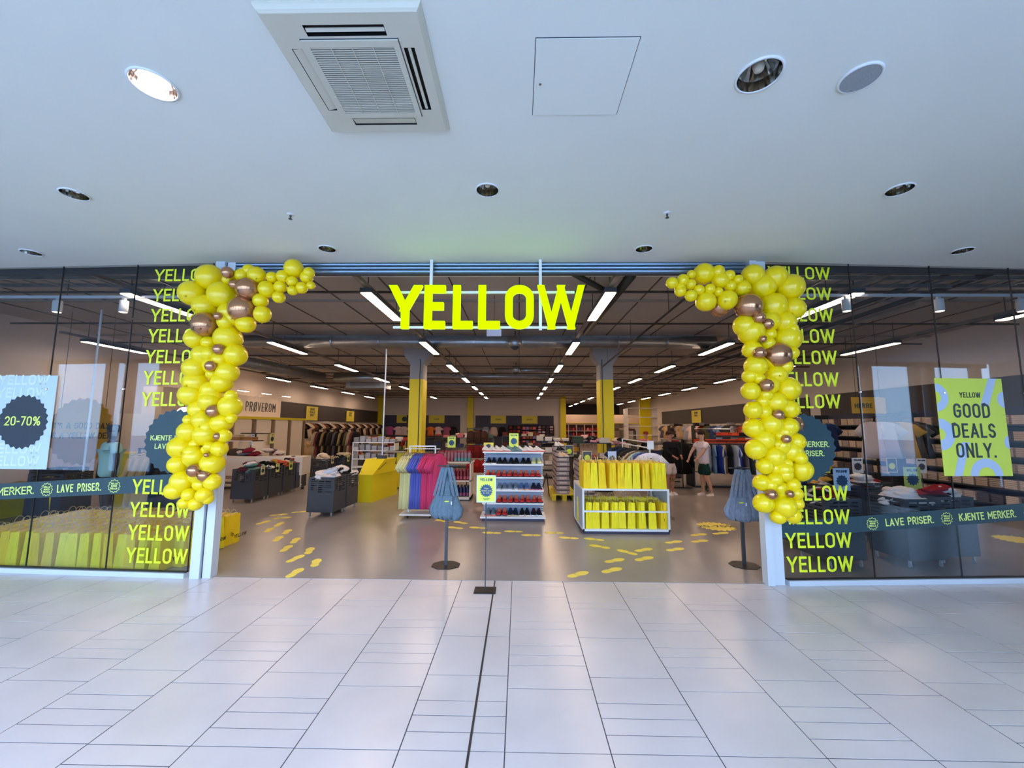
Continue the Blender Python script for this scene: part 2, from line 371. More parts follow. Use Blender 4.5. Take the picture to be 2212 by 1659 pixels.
# outside behind the camera: ground added and kept pale to bounce daylight in; far trees and a low building (seen only as reflections)
struct(MB().box(-70, -90, -.3, 70, YW-.2, -.1).build('ground_outside', mat('pale_bounce_ground', (205, 205, 205), rough=.9)))
for i, (x, y, s) in enumerate([(-44, -38, 5), (-37, -42, 6), (-31, -36, 4.2), (-25, -40, 5), (-18, -44, 5.5), (30, -66, 6), (42, -60, 9), (50, -64, 10), (57, -60, 9), (65, -64, 9)]):
    t = thing('tree', 'dark green tree reflected in the glazing, %s from the left' % ORD[i], 'tree', (x, y, -.1), 0, 'trees outside the mall')
    random.seed(i); mb = MB(); R = []
    for j in range(9):
        a = j/8; rr = s*.42*sin(pi*min(a*.93+.06, 1))**.7
        R.append([(rr*cos(q*.7)*random.uniform(.75, 1.2), rr*sin(q*.7)*random.uniform(.75, 1.2), s*.25+s*.85*a) for q in range(9)])
    mb.rings(R).smooth().build('crown', mat('dark_foliage', (40, 52, 38), rough=.9), t); MB().lathe([(.25, 0), (.2, s*.35)], n=8).build('trunk', M_post, t)
# ------------------------------------------------------------------ shop front glazing
M_glass = glass_mat('shop_glass', (.87, .90, .92), ior=1.6, gloss=.42)
def wall_frame(name, A, B, label, cat):     # local x runs A->B
    o = bpy.data.objects.new(name, None); COL.objects.link(o); o.location = (A[0], A[1], 0)
    o.rotation_euler = (0, 0, atan2(B[1]-A[1], B[0]-A[0])); return o
# the left wall's local x must run left to right for lettering
glz = {}
for side, A, B, joints in (('left', LB, LA, None), ('right', RA, RB, None)):
    L = sqrt((B[0]-A[0])**2+(B[1]-A[1])**2)
    g = wall_frame('window_'+side, A, B, '', ''); struct(g); glz[side] = (g, A, B, L)
    if side == 'left': js = [L-1.045*i for i in range(6)][::-1]; js[0] = 0
    else: js = [1.07*i for i in range(7)]; js[-1] = L
    for a, b in zip(js[:-1], js[1:]):
        MB().box(a+.004, -.006, .06, b-.004, .006, ZC).build('glass_pane', M_glass, g)
        MB().box(b-.004, -.007, .06, b+.004, .007, ZC).build('glass_joint', M_black, g)
        for zz in (1.87+.35, ): 
            MB().lathe([(.016, 0), (.016, .012), (.01, .02)], n=12).xf(Matrix.Rotation(pi/2, 4, 'X')).build('glass_fixing', M_chrome, g, (b, -.006, 2.24))
    MB().box(0, -.05, 0, L, .04, .055).build('base_rail', M_alu, g)
    MB().box(0, -.02, .055, L, .02, .066).build('rail_gasket', M_black, g)
# posts at the opening
for nm, xs_ in (('door_post_left', (-3.86, -3.735, -3.63)), ('door_post_right', (2.86, 2.955, 3.07))):
    g = bpy.data.objects.new('trim_1' if 'left' in nm else 'trim_2', None); COL.objects.link(g); g.location = (xs_[0], FY, 0); struct(g, 'pair of pale aluminium posts on the %s of the shop opening' % ('left' if 'left' in nm else 'right'))
    w0, w1 = xs_[1]-xs_[0], xs_[2]-xs_[0]
    MB().box(0, -.06, 0, w0-.012, .05, ZC).build('post', M_alu, g); MB().box(w0+.004, -.03, 0, w1, .08, ZC).build('post', M_alu, g)
    MB().box(w0-.012, -.02, 0, w0+.004, .05, ZC).build('groove', M_black, g)
# shutter rolled up over the opening
sh = thing('roller_shutter', 'rolled-up aluminium shutter slats along the top of the shop opening', 'shutter', (-3.63, FY, 3.73))
M_slat = mat('blue_grey_aluminium', (128, 150, 172), rough=.3, metal=.7)
for i in range(3):
    q = []
    for j in range(7):
        a = pi*j/6; q.append((-.03*sin(a)-.0, .0+i*.046+.044*(1-cos(a))/2))
    q += [(.05, q[-1][1]), (.05, q[0][1])]
    MB().rings([[(x, y, z) for y, z in q] for x in (0, 6.46)]).build('slat', M_slat, sh)
MB().box(0, .0, -.012, 6.46, .06, 0).build('bottom_bar', M_dgrey, sh)
# ------------------------------------------------------------------ ceiling fittings of the mall
def downlight(px, py, r, label, lit=False, speaker=False):
    c = G(px, py, ZC)
    t = thing('ceiling_speaker' if speaker else 'downlight', label, 'speaker' if speaker else 'ceiling light', c, 0)
    if speaker:
        MB().lathe([(r, 0), (r, -.008), (r*.9, -.014), (r*.88, -.01)], n=40).smooth().build('rim', M_white, t)
        MB().lathe([(r*.88, -.008), (r*.88, -.012), (.001, -.0125)], n=40).build('grille', mat('grey_mesh', (150, 156, 160), rough=.8, noise=.3, nscale=300), t)
        return
    MB().lathe([(r, 0), (r*1.02, -.006), (r*.93, -.012), (r*.9, -.004)], n=40, caps=False).smooth().build('rim', M_white, t)
    # reflector stands proud of the slab line as a shallow bowl so it reads as a recess
    MB().lathe([(r*.9, -.006), (r*.82, .05), (r*.55, .12), (r*.3, .15), (.001, .15)], n=24, caps=False).build('reflector', mat('mirror_reflector', (175, 172, 165), rough=.12, metal=1), t)
    if lit:
        MB().lathe([(r*.62, .03), (r*.62, .026), (.001, .024)], n=24).build('lamp', mat('lit_lamp', (255, 235, 235), emit=60, ecol=(255, 226, 232)), t)
    else: MB().lathe([(r*.22, .12), (r*.26, .06), (r*.2, .03), (.001, .025)], n=16).smooth().build('lamp', mat('frosted_bulb', (210, 200, 180), rough=.3), t)
DLPOS = [(G(a, b, ZC), r) for a, b, r, _, _ in DL]
for px, py, r, lb, lit in DL: downlight(px, py, r, lb, lit)
downlight(1858, 167, .11, 'round white ceiling speaker with grey mesh', speaker=True)
for px, py, s in ((628, 463, 'left'), (1441, 460, 'right')):
    t = thing('sprinkler', 'small ceiling sprinkler head, %s of the two' % s, 'sprinkler', G(px, py, ZC))
    MB().lathe([(.035, 0), (.033, -.006), (.012, -.01)], n=20).build('escutcheon', M_white, t)
    MB().lathe([(.010, -.008), (.009, -.03), (.004, -.045), (.018, -.047), (.018, -.05)], n=12).build('nozzle', M_dgrey, t)
# access hatch
hp = [G(*q, ZC) for q in ((1155, 82), (1380, 77), (1336, 247), (1151, 248))]
hx0 = (hp[0].x+hp[3].x)/2; hx1 = (hp[1].x+hp[2].x)/2; hy0 = (hp[0].y+hp[1].y)/2; hy1 = (hp[2].y+hp[3].y)/2
t = thing('access_hatch', 'square flush access hatch in the white ceiling', 'hatch', ((hx0+hx1)/2, (hy0+hy1)/2, ZC))
hw, hh = (hx1-hx0)/2, (hy1-hy0)/2
MB().box(-hw, -hh, -.002, hw, hh, 0).build('shadow_gap', M_dgrey, t)
MB().box(-hw+.004, -hh+.004, -.006, hw-.004, hh-.004, -.002).build('hatch_door', M_ceil, t)
MB().lathe([(.008, -.006), (.008, -.009)], n=10).build('lock', M_chrome, t, (-hw+.04, .02, 0))
# air conditioning cassette
ac = [G(*q, ZC-.04) for q in ((545, 15), (912, 18), (970, 290), (710, 290))]
ax0 = (ac[0].x+ac[3].x)/2; ax1 = (ac[1].x+ac[2].x)/2; ay0 = (ac[0].y+ac[1].y)/2; ay1 = (ac[2].y+ac[3].y)/2
aw = (ax1-ax0)/2; ah = (ay1-ay0)/2
t = thing('air_conditioner', 'square white ceiling cassette air conditioner with a slatted middle grille', 'air conditioner', ((ax0+ax1)/2, (ay0+ay1)/2, ZC))
M_ac = mat('ivory_plastic', (202, 198, 182), rough=.45)
def frame_ring(mb, w0, h0, z0, w1, h1, z1):
    mb.add([(-w0,-h0,z0),(w0,-h0,z0),(w0,h0,z0),(-w0,h0,z0),(-w1,-h1,z1),(w1,-h1,z1),(w1,h1,z1),(-w1,h1,z1)], [(0,1,5,4),(1,2,6,5),(2,3,7,6),(3,0,4,7)])
# panel face as a grid with four openings
gx = [-aw*.94, -aw*.80, -aw*.66, -aw*.50, aw*.50, aw*.66, aw*.80, aw*.94]; gy = [v*ah/aw for v in gx]
pm = MB(); zf = -.038
idx = lambda i, j: j*8+i
vs = [(x, y, zf) for y in gy for x in gx]; fs = []
for j in range(7):
    for i in range(7):
        hole = (i in (1,) and 3 <= j <= 3) or (i == 5 and j == 3) or (j == 1 and i == 3) or (j == 5 and i == 3)
        if hole or (2 < i+1 < 6 and False): continue
        if 2 <= i <= 4 and 2 <= j <= 4 and not (i == 2 or i == 4 or j == 2 or j == 4): pass
        fs.append((idx(i, j), idx(i, j+1), idx(i+1, j+1), idx(i+1, j)))
pm.add(vs, fs)
frame_ring(pm, aw, ah, 0, aw*.995, ah*.995, -.012); frame_ring(pm, aw*.995, ah*.995, -.012, aw*.97, ah*.97, -.028); frame_ring(pm, aw*.97, ah*.97, -.028, aw*.94, ah*.94, zf)
pm.build('panel', M_ac, t)
for (cx_, cy_, lx, ly) in ((-aw*.73, 0, aw*.07, ah*.5), (aw*.73, 0, aw*.07, ah*.5), (0, -ah*.73, aw*.5, ah*.07), (0, ah*.73, aw*.5, ah*.07)):
    d = bpy.data.objects.new('outlet', MB().rings([[(cx_-lx, cy_-ly, -.004), (cx_+lx, cy_-ly, -.004), (cx_+lx, cy_+ly, -.004), (cx_-lx, cy_+ly, -.004)], [(cx_-lx, cy_-ly, zf), (cx_+lx, cy_-ly, zf), (cx_+lx, cy_+ly, zf), (cx_-lx, cy_+ly, zf)]], caps=False).mesh('outlet', M_black))
    COL.objects.link(d); d.parent = t
    MB().box(cx_-lx, cy_-ly, -.008, cx_+lx, cy_+ly, -.004).build('outlet_back', M_black, t)
    s = -1 if (cx_+cy_) < 0 else 1
    closed = (cx_ < -.1) or (cy_ > .1)
    if lx < ly:
        o_ = MB().box(-lx*(.85 if closed else .3), -ly*.98, -.003, lx*(.85 if closed else .3), ly*.98, .003).build('louvre', M_ac, t, (cx_, cy_, zf+.006)); o_.rotation_euler = (0, .2*s, 0)
    else:
        o_ = MB().box(-lx*.98, -ly*(.85 if closed else .3), -.003, lx*.98, ly*(.85 if closed else .3), .003).build('louvre', M_ac, t, (cx_, cy_, zf+.006)); o_.rotation_euler = (.2*s, 0, 0)
gw, gh = aw*.62, ah*.62
MB().box(-gw-.004, -gh-.004, zf-.002, gw+.004, gh+.004, zf).build('grille_gap', M_dgrey, t)
fm = MB()
for a_, b_, c_, d_ in ((-gw, -gh, gw, -gh*.86), (-gw, gh*.86, gw, gh), (-gw, -gh*.86, -gw*.88, gh*.86), (gw*.88, -gh*.86, gw, gh*.86)): fm.box(a_, b_, zf-.01, c_, d_, zf-.002)
fm.build('grille_frame', M_ac, t)
MB().box(-gw*.88, -gh*.86, zf-.0035, gw*.88, gh*.86, zf-.002).build('grille_back', mat('filter_grey', (60, 66, 66), rough=.9), t)
ns = 34; me = MB().box(-gw*.88, -.0028, -.006, gw*.88, .0028, 0).mesh('grille_slat', M_ac)
for i in range(ns): put(me, 'grille_slat', t, (0, -gh*.86+gh*1.72*(i+.5)/ns, zf-.003))
for x in (-.5, 0, .5): MB().box(x*gw*.88-.002, -gh*.86, zf-.0115, x*gw*.88+.002, gh*.86, zf-.008).build('grille_rib', M_ac, t)
lg = bpy.data.objects.new('badge', None)
# ------------------------------------------------------------------ sign over the opening
SY = 4.72; a = P(843, 615.5, SY); b = P(1262, 709.5, SY); hS = a.z-b.z; wS = b.x-a.x
t = thing('shop_sign', 'large glowing lime yellow letters hung on white bars over the opening', 'sign', (a.x, SY, b.z))
M_sign = mat('glowing_lime', (20, 24, 0), emit=1.2, ecol=(168, 255, 0), rough=.9, spec=0)
M_signside = mat('sign_side', (120, 130, 10), emit=.7, ecol=(200, 255, 20), rough=.4)
t_ = hS*.172; word = 'YELLOW'; pxs = [(843, 906), (916, 961), (978, 1021), (1033, 1080), (1091, 1153), (1163, 1262)]
for ch, (p0, p1) in zip(word, pxs):
    x0 = P(p0, 660, SY).x-a.x; x1 = P(p1, 660, SY).x-a.x; wf = (x1-x0)/(GL[ch][0]*hS)
    q = MB(); glyph(q, ch, 0, 0, hS, t_*(.86 if ch == 'W' else 1), wf, 0, .012); q.build('letter', M_sign, t, (x0, -.0, 0))
    q = MB(); glyph(q, ch, 0, 0, hS, t_*.97*(.86 if ch == 'W' else 1), wf, .012, .06); q.build('letter_side', M_signside, t, (x0, 0, 0))
z1 = P(1050, 627, SY).z-b.z; z2 = P(1050, 704, SY).z-b.z
for z in (z1, z2): MB().box(.03, .07, z-.014, wS-.1, .1, z+.014).build('cross_bar', M_white, t)
for px in (928, 1168):
    x = P(px, 600, SY).x-a.x; MB().box(x-.018, .08, hS*.0, x+.018, .11, ZC-b.z).build('hanger_bar', M_white, t)
# ------------------------------------------------------------------ store ceiling services and lights
M_lamp = mat('light_diffuser', (255, 240, 226), emit=25, ecol=(255, 220, 188))
ROWS = [(-10.6, 9.4, 6, 'by the left wall'), (-6.05, 5.85, 7, 'left of the middle'), (-2.32, 5.82, 7, 'left of the sign'), (1.37, 5.82, 7, 'right of the sign'), (5.05, 5.85, 10, 'right of the middle'), (8.9, 5.8, 10, 'by the right wall')]
hm = MB().box(-.09, 0, .0, .09, 1.62, .07).mesh('housing', M_dgrey); dm = MB().box(-.075, .015, -.012, .075, 1.605, 0).mesh('diffuser', M_lamp)
cm = MB().tube([(0, .1, .07), (0, .1, ZS-3.8)], .008, 6).mesh('hanger', M_dgrey)
for X, y0, n, wh in ROWS:
    tr = MB().box(-.035, y0-.5, 3.885, .035, y0+3.6*n-1.2, 3.94).build('lighting_trunking', mat('trunking_grey', (120, 112, 106), rough=.6), None, (X, 0, 0))
    tag(tr, 'long dark trunking rail carrying the light row %s' % wh, 'rail', 'lighting rails')
    for i in range(n):
        t = thing('strip_light', '%s bright strip light from the front in the row %s' % (ORD[i], wh), 'strip light', (X, y0+3.6*i, 3.80), 0, 'strip lights in rows')
        put(hm, 'housing', t); put(dm, 'diffuser', t); put(cm, 'hanger', t)
        o = put(cm, 'hanger', t, (0, 1.4, 0))
cs = bpy.data.objects['ceiling_store']
rib = MB().box(-.01, 5.3, ZS-.015, .01, YB2, ZS).mesh('seam', mat('seam_dark', (84, 74, 68), rough=.9))
for i in range(19): put(rib, 'seam', cs, (-10.8+1.2*i, 0, 0))
jm = MB().tube([(-11.8, 0, 4.12), (11.1, 0, 4.12)], .022, 6).mesh('pipe', mat('dark_pipe', (58, 50, 48), rough=.6))
for i in range(13):
    o = put(jm, 'sprinkler_pipe', None, (0, 6.75+2.15*i, 0)); tag(o, 'thin dark pipe across the store ceiling, %s from the front' % ORD[i], 'pipe', 'thin cross pipes')
jb = MB().box(-11.9, -.03, ZS-.04, 11.2, .03, ZS).mesh('joist', mat('joist_grey', (150, 142, 136), rough=.8))
for i in range(10): put(jb, 'joist', cs, (0, 7.8+3.1*i, 0))
def duct(name, a, b, r, m, label, n=16, rings=True):
    t = thing(name, label, 'duct', a); d = Vector(b)-Vector(a)
    MB().tube([(0, 0, 0), tuple(d)], r, n).smooth().build('tube', m, t)
    if rings:
        k = int(d.length/1.2)
        for i in range(1, k):
            p = d*(i/k); e = d.normalized()*.02
            MB().tube([p-e, p+e], r*1.04, n).build('joint_ring', m, t)
    for f in (.12, .5, .88):
        p = d*f; MB().tube([p+Vector((0, 0, r*.9)), Vector((p.x, p.y, ZS-a[2]))], .006, 5).build('suspension_rod', M_dgrey, t)
duct('air_duct', (-7.6, 10.6, 4.06), (5.2, 10.6, 4.06), .17, M_steel, 'silver spiral air duct crossing the ceiling behind the sign')
duct('air_duct', (-1.0, 16.2, 4.08), (1.6, 16.2, 4.08), .1, M_steel, 'short thin silver duct in the middle of the ceiling')
duct('air_duct', (-6.2, 18.4, 4.1), (3.4, 18.4, 4.1), .1, M_steel, 'thin silver duct crossing in front of the grey columns tops')
duct('air_duct', (-6.5, 22.6, 4.08), (3.6, 22.6, 4.08), .1, M_steel, 'thin silver duct far back across the ceiling')
duct('air_duct', (-9.6, 12.6, 3.95), (-8.8, 17.6, 3.95), .22, M_steel, 'wide silver duct running back along the left side')
duct('air_duct', (-8.3, 17.8, 3.95), (-6.2, 17.8, 3.95), .2, M_steel, 'short silver branch duct at the left')
t = thing('ventilation_unit', 'grey sheet metal ventilation box at the left of the ceiling', 'ventilation unit', (-7.2, 19.0, 3.55))
MB().box(-.9, -.5, 0, .9, .5, .62).build('casing', M_steel, t); MB().box(-.7, -.505, .1, .7, -.5, .5).build('front_panel', mat('unit_panel', (120, 120, 120), rough=.5, metal=.4), t)
for x in (-.8, .8): MB().tube([(x, 0, .6), (x, 0, ZS-3.55)], .008, 5).build('suspension_rod', M_dgrey, t)
M_bp = mat('black_pipe', (34, 30, 30), rough=.5)
duct('ceiling_pipe', (6.3, 5.5, 4.08), (6.3, 33, 4.08), .045, M_bp, 'black pipe running back on the right, the nearer of the pair', 8, False)
duct('ceiling_pipe', (6.75, 5.5, 4.02), (6.75, 33, 4.02), .045, M_bp, 'black pipe running back on the right, the outer of the pair', 8, False)
duct('ceiling_pipe', (7.5, 7.5, 4.15), (7.5, 33, 4.15), .05, mat('beige_pipe', (150, 132, 112), rough=.6), 'beige pipe running back on the right', 8, False)
duct('ceiling_pipe', (1.62, 5.6, 3.98), (1.55, 9.2, 3.98), .07, M_bp, 'thick black pipe beside the strip light right of the sign', 10, False)
p1, p2 = P(1237, 590, 5.7), P(1330, 640, 6.2)
duct('ceiling_pipe', tuple(p1), tuple(p2), .045, M_bp, 'short slanting black pipe above the sign end', 8, False)
p1, p2 = P(1482, 643, 6.4), P(1300, 793, 12.3)
duct('cable', tuple(p1), tuple(p2), .02, M_bp, 'black cable slanting from the right garland to the right column', 6, False)
for px, Y, s, w_ in ((1113, 10.2, 'larger projector-like grey cylinder hung below the duct', .18), (1115, 15.8, 'smaller grey cylinder farther back in the ceiling middle', .17)):
    c = P(px, 700, Y); t = thing('ceiling_fan', s, 'fan', (c.x, Y, 3.86 if Y < 12 else 3.95))
    MB().lathe([(w_, .24), (w_, 0), (w_*.85, -.02)], n=20).smooth().build('drum', M_steel, t); MB().lathe([(w_*.75, -.02), (w_*.3, -.09), (.02, -.1)], n=16).build('cone', M_dgrey, t)
    MB().tube([(0, 0, .24), (0, 0, .4)], .02, 6).build('hanger', M_dgrey, t)
c = P(1067, 718, 7.5); t = thing('hanging_sign', 'small pale box sign hanging under the letters of the shop sign', 'sign', (c.x, 7.5, c.z))
MB().box(-.14, 0, -.07, .14, .04, .07).build('panel', mat('pale_panel', (205, 210, 235), rough=.4), t); MB().tube([(0, .02, .07), (0, .02, ZS-c.z)], .006, 6).build('hanger', M_dgrey, t)
for k, (a, b) in enumerate((((-9.0, 5.75, 3.98), (-3.4, 5.75, 3.98)), ((3.2, 5.8, 3.98), (9.3, 5.8, 3.98)))):
    t = thing('cable_ladder', 'metal cable ladder above the %s shop window' % ('left', 'right')[k], 'cable ladder', a)
    L = b[0]-a[0]
    for y in (0, .34): MB().box(0, y, 0, L, y+.03, .06).build('side_rail', M_steel, t)
    rm = MB().box(-.012, 0, .01, .012, .37, .035).mesh('rung', M_steel)
    for i in range(int(L/.3)): put(rm, 'rung', t, (.15+.3*i, 0, 0))
M_trackw = mat('track_white', (205, 210, 214), rough=.4)
for k, (px0, px1, Y, spots) in enumerate(((-150, 445, 6.05, (125, 268)), (1690, 2330, 5.98, (1828, 2028, 2206)))):
    z = 3.80; x0 = P(px0, 637, Y).x; x1 = P(px1, 637, Y).x
    t = thing('lighting_track', 'white spotlight track behind the %s window glass' % ('left', 'right')[k], 'track', (x0, Y, z))
    MB().box(0, -.02, -.02, x1-x0, .02, .02).build('rail', M_trackw, t)
    for f in (.15, .5, .85): MB().tube([((x1-x0)*f, 0, .02), ((x1-x0)*f, 0, ZS-z)], .006, 6).build('suspension', M_dgrey, t)
    for i, px in enumerate(spots):
        x = P(px, 655, Y).x
        s = thing('spotlight', 'white cylinder spotlight, %s from the left on the %s window track' % (ORD[i], ('left', 'right')[k]), 'spotlight', (x, Y, z-.02), 0, 'cylinder spotlights')
        MB().lathe([(.055, -.04), (.058, -.05), (.058, -.22), (.05, -.225)], n=20).smooth().build('body', M_trackw, s); MB().box(-.02, -.02, -.05, .02, .02, 0).build('adapter', M_trackw, s)
        MB().lathe([(.05, -.222), (.05, -.227), (.001, -.228)], n=16).build('lens', mat('spot_lens', (255, 240, 220), emit=6, ecol=(255, 225, 190)), s)
c = P(397, 892, 9.0); t = thing('globe_lamp', 'round glowing lamp beside the left balloon garland', 'lamp', c)
MB().lathe([(.13*sin(pi*i/10), -.13*cos(pi*i/10)) for i in range(11)], n=20).smooth().build('globe', mat('lit_globe', (255, 240, 235), emit=7, ecol=(255, 225, 215)), t)
MB().tube([(0, 0, .12), (0, 0, ZS-c.z)], .007, 6).build('cord', M_black, t)
# ------------------------------------------------------------------ columns
M_col = mat('column_grey', (150, 150, 152), rough=.8)
for X, s in ((-3.24, 'left'), (2.74, 'right')):
    t = thing('column', 'square column, grey above and yellow below, %s of the middle' % s, 'column', (X, 12.5, 0), 0, None)
    MB().box(-.205, 0, 3.27, .205, .55, ZS).build('upper_shaft', M_col, t)
    MB().box(-.21, -.005, 0, .21, .555, 3.27).build('yellow_cladding', M_yel, t)
    MB().rings([[(-.2, -.02, 3.75), (.2, -.02, 3.75), (.2, .57, 3.75), (-.2, .57, 3.75)], [(-.42, -.03, 4.05), (.42, -.03, 4.05), (.42, .58, 4.05), (-.42, .58, 4.05)], [(-.42, -.03, ZS), (.42, -.03, ZS), (.42, .58, ZS), (-.42, .58, ZS)]]).build('capital', M_col, t)
    MB().tube([(.12 if X < 0 else -.14, -.03, 0), (.12 if X < 0 else -.14, -.03, 3.9)], .014, 6).build('conduit', M_dgrey, t)
for X, Y, wd, m in ((-11.65, YB-.25, .5, 0), (-4.1, YB-.12, .5, 0), (3.72, YB-.12, .48, 0), (10.6, YB-.1, .9, 0)):
    struct(MB().box(X-wd/2, Y-.1, 0, X+wd/2, Y+.12, ZS).build('trim_%d' % (3+int(X+12)), M_yel))
c0, c1 = P(829, 700, 12.4), 0
t = thing('standing_pole', 'thin pale steel pole standing near the yellow counter', 'pole', (P(829, 900, 10.2).x, 10.2, 0))
MB().tube([(0, 0, 0), (0, 0, 3.78)], .018, 10).build('tube', M_alu, t); MB().lathe([(.05, 0), (.05, .02), (.02, .03)], n=14).build('foot', M_chrome, t)
t = thing('standing_pole', 'thin pale steel pole behind the left window display', 'pole', (G(168, 1120).x, G(168, 1120).y, 0))
MB().tube([(0, 0, 0), (0, 0, 4.1)], .018, 10).build('tube', M_alu, t); MB().lathe([(.05, 0), (.05, .02), (.02, .03)], n=14).build('foot', M_chrome, t)
# ------------------------------------------------------------------ wall panels, signs
def wall_panel(x0, x1, z0, z1, Y, m, parent): return MB().box(x0, Y-.04, z0, x1, Y, z1).build('dark_panel', m, parent)
xb = lambda px, Y=YB: P(px, 921, Y).x
zb = lambda py, Y=YB: P(1106, py, Y).z
for a, b in ((823, 994), (1027, 1196)): wall_panel(xb(a), xb(b), .1, zb(898), YB, M_navy, wb)
for i, (a, b, t0, s) in enumerate(((857, 878, 1, 'with a dark badge'), (926, 960, 0, 'left of the middle'), (1060, 1093, 0, 'right of the middle'), (1127, 1161, 0, 'at the right end of the navy panels'))):
    x0, x1 = xb(a), xb(b); t = thing('wall_sign', 'yellow department sign high on the back wall %s' % s, 'sign', ((x0+x1)/2, YB-.05, zb(915)))
    hw = (x1-x0)/2; MB().box(-hw, -.02, 0, hw, 0, zb(898)-zb(915)).build('board', mat('sign_yellow', (216, 198, 70), rough=.6), t)
    if t0: MB().plate([(x+hw*.6, z+.33) for x, z in star_poly(14, .24, .19)], -.03, -.02).build('badge', M_teal, t)
    else: text('DAME' if a == 926 else 'HERRE' if a == 1060 else 'SPORT', .12, .02, .8, .03, M_navy, t, -.025, -.02, 0, .28, letters=False)
# left wall band with signs
MB().box(XL, 18.9, 2.05, XL+.06, YB-.5, 2.98).build('dark_band', M_darkpanel, wl)
MB().box(XR-.06, 15.6, 2.05, XR, 31.5, 2.98).build('dark_band', M_darkpanel, wr)
MB().box(XR-.06, 5.6, 1.9, XR, 15.0, 3.0).build('dark_band', M_darkpanel, wr)
def side_sign(X, Y, z0, z1, L, label, face, words):
    t = thing('wall_sign', label, 'sign', (X, Y, z0), -pi/2 if face > 0 else pi/2)
    # local x runs along the wall, facing the aisle
    t.rotation_euler = (0, 0, pi/2 if face > 0 else -pi/2)
    MB().box(-L/2, -.03, 0, L/2, 0, z1-z0).build('board', mat('sign_yellow', (216, 198, 70), rough=.6), t)
    n = len(words)
    for i, wd in enumerate(words): text(wd, .13, .03, .8, .03, M_teal, t, -.035, -.03, 0, (z1-z0)*(.72-.21*i), letters=False)
side_sign(XL+.09, 22.7, 2.08, 2.86, 1.25, 'yellow sign on the dark left wall band, the nearer one', 1, ['GOOD', 'DEALS', 'ONLY'])
side_sign(XL+.09, 27.9, 2.08, 2.80, 1.25, 'yellow sign on the dark left wall band, the farther one', 1, ['GOOD', 'DEAL'])
side_sign(XR-.09, 25.3, 2.08, 2.86, 1.3, 'yellow sign on the brown right wall band, farther one', -1, ['GOOD', 'DEAL'])
side_sign(XR-.09, 19.2, 2.08, 2.86, 1.3, 'yellow sign on the brown right wall band, nearer one', -1, ['GOOD', 'DEALS', 'ONLY'])
t = thing('wall_sign', 'wide yellow sign hung behind the right window glass', 'sign', (P(1843, 893, 9.0).x, 9.0, P(1843, 893, 9.0).z))
wd = P(1915, 893, 9.0).x-P(1843, 893, 9.0).x; MB().box(0, 0, 0, wd, .03, .36).build('board', mat('sign_gold', (206, 160, 50), rough=.6), t)
text('HERRE', .10, .016, .75, .02, M_teal, t, -.005, 0, .24, .12, letters=False)
for x in (.1, wd-.1): MB().tube([(x, .015, .36), (x, .015, ZS-t.location.z)], .004, 5).build('wire', M_black, t)
# ------------------------------------------------------------------ fitting rooms on the left
fr = thing('fitting_rooms', 'pale box of fitting room cubicles with a long name board, at the left wall', 'fitting room', (-10.2, 11.6, 0))
M_door = mat('cream_door', (236, 222, 204), rough=.6)
MB().box(-1.6, 0, 0, -.02, 7.4, 2.12).build('cubicle_block', M_door, fr)
MB().box(-.1, -.02, 2.02, .06, 7.42, 2.12).build('yellow_rail', M_yel, fr)
MB().box(-.9, 0, 2.12, -.3, 5.9, 2.92).build('name_board', mat('pale_board', (246, 226, 206), rough=.5), fr)
for i in range(6):
    y = .25+1.2*i; MB().box(-.02, y, .1, .03, y+.92, 2.0).build('cubicle_door', M_door, fr)
    MB().box(-.02, y+.94, 0, .06, y+1.1, 2.02).build('door_divider', mat('brown_divider', (128, 104, 84), rough=.7), fr)
tt = bpy.data.objects.new('name_lettering', None)
COL.objects.link(tt); tt.parent = fr; tt.location = (-.29, 4.55, 2.34); tt.rotation_euler = (0, 0, pi/2)
text('PRØVEROM', .36, .024, .50, .085, M_teal, tt, -.01, 0)
for i in range(4):
    y = 1.1+1.35*i; s = thing('wall_lamp', '%s slim lamp above the fitting room name board' % ORD[i], 'lamp', (-10.05, 11.6+y, 3.02), 0, 'lamps over the fitting rooms')
    MB().box(0, 0, 0, .12, .5, .03).build('shade', M_white, s); MB().box(.01, .02, -.006, .11, .48, 0).build('diffuser', mat('lamp_warm', (255, 240, 225), emit=9, ecol=(255, 225, 195)), s)
    MB().tube([(.06, .25, .03), (-.4, .25, -.1)], .008, 6).build('arm', M_white, s)
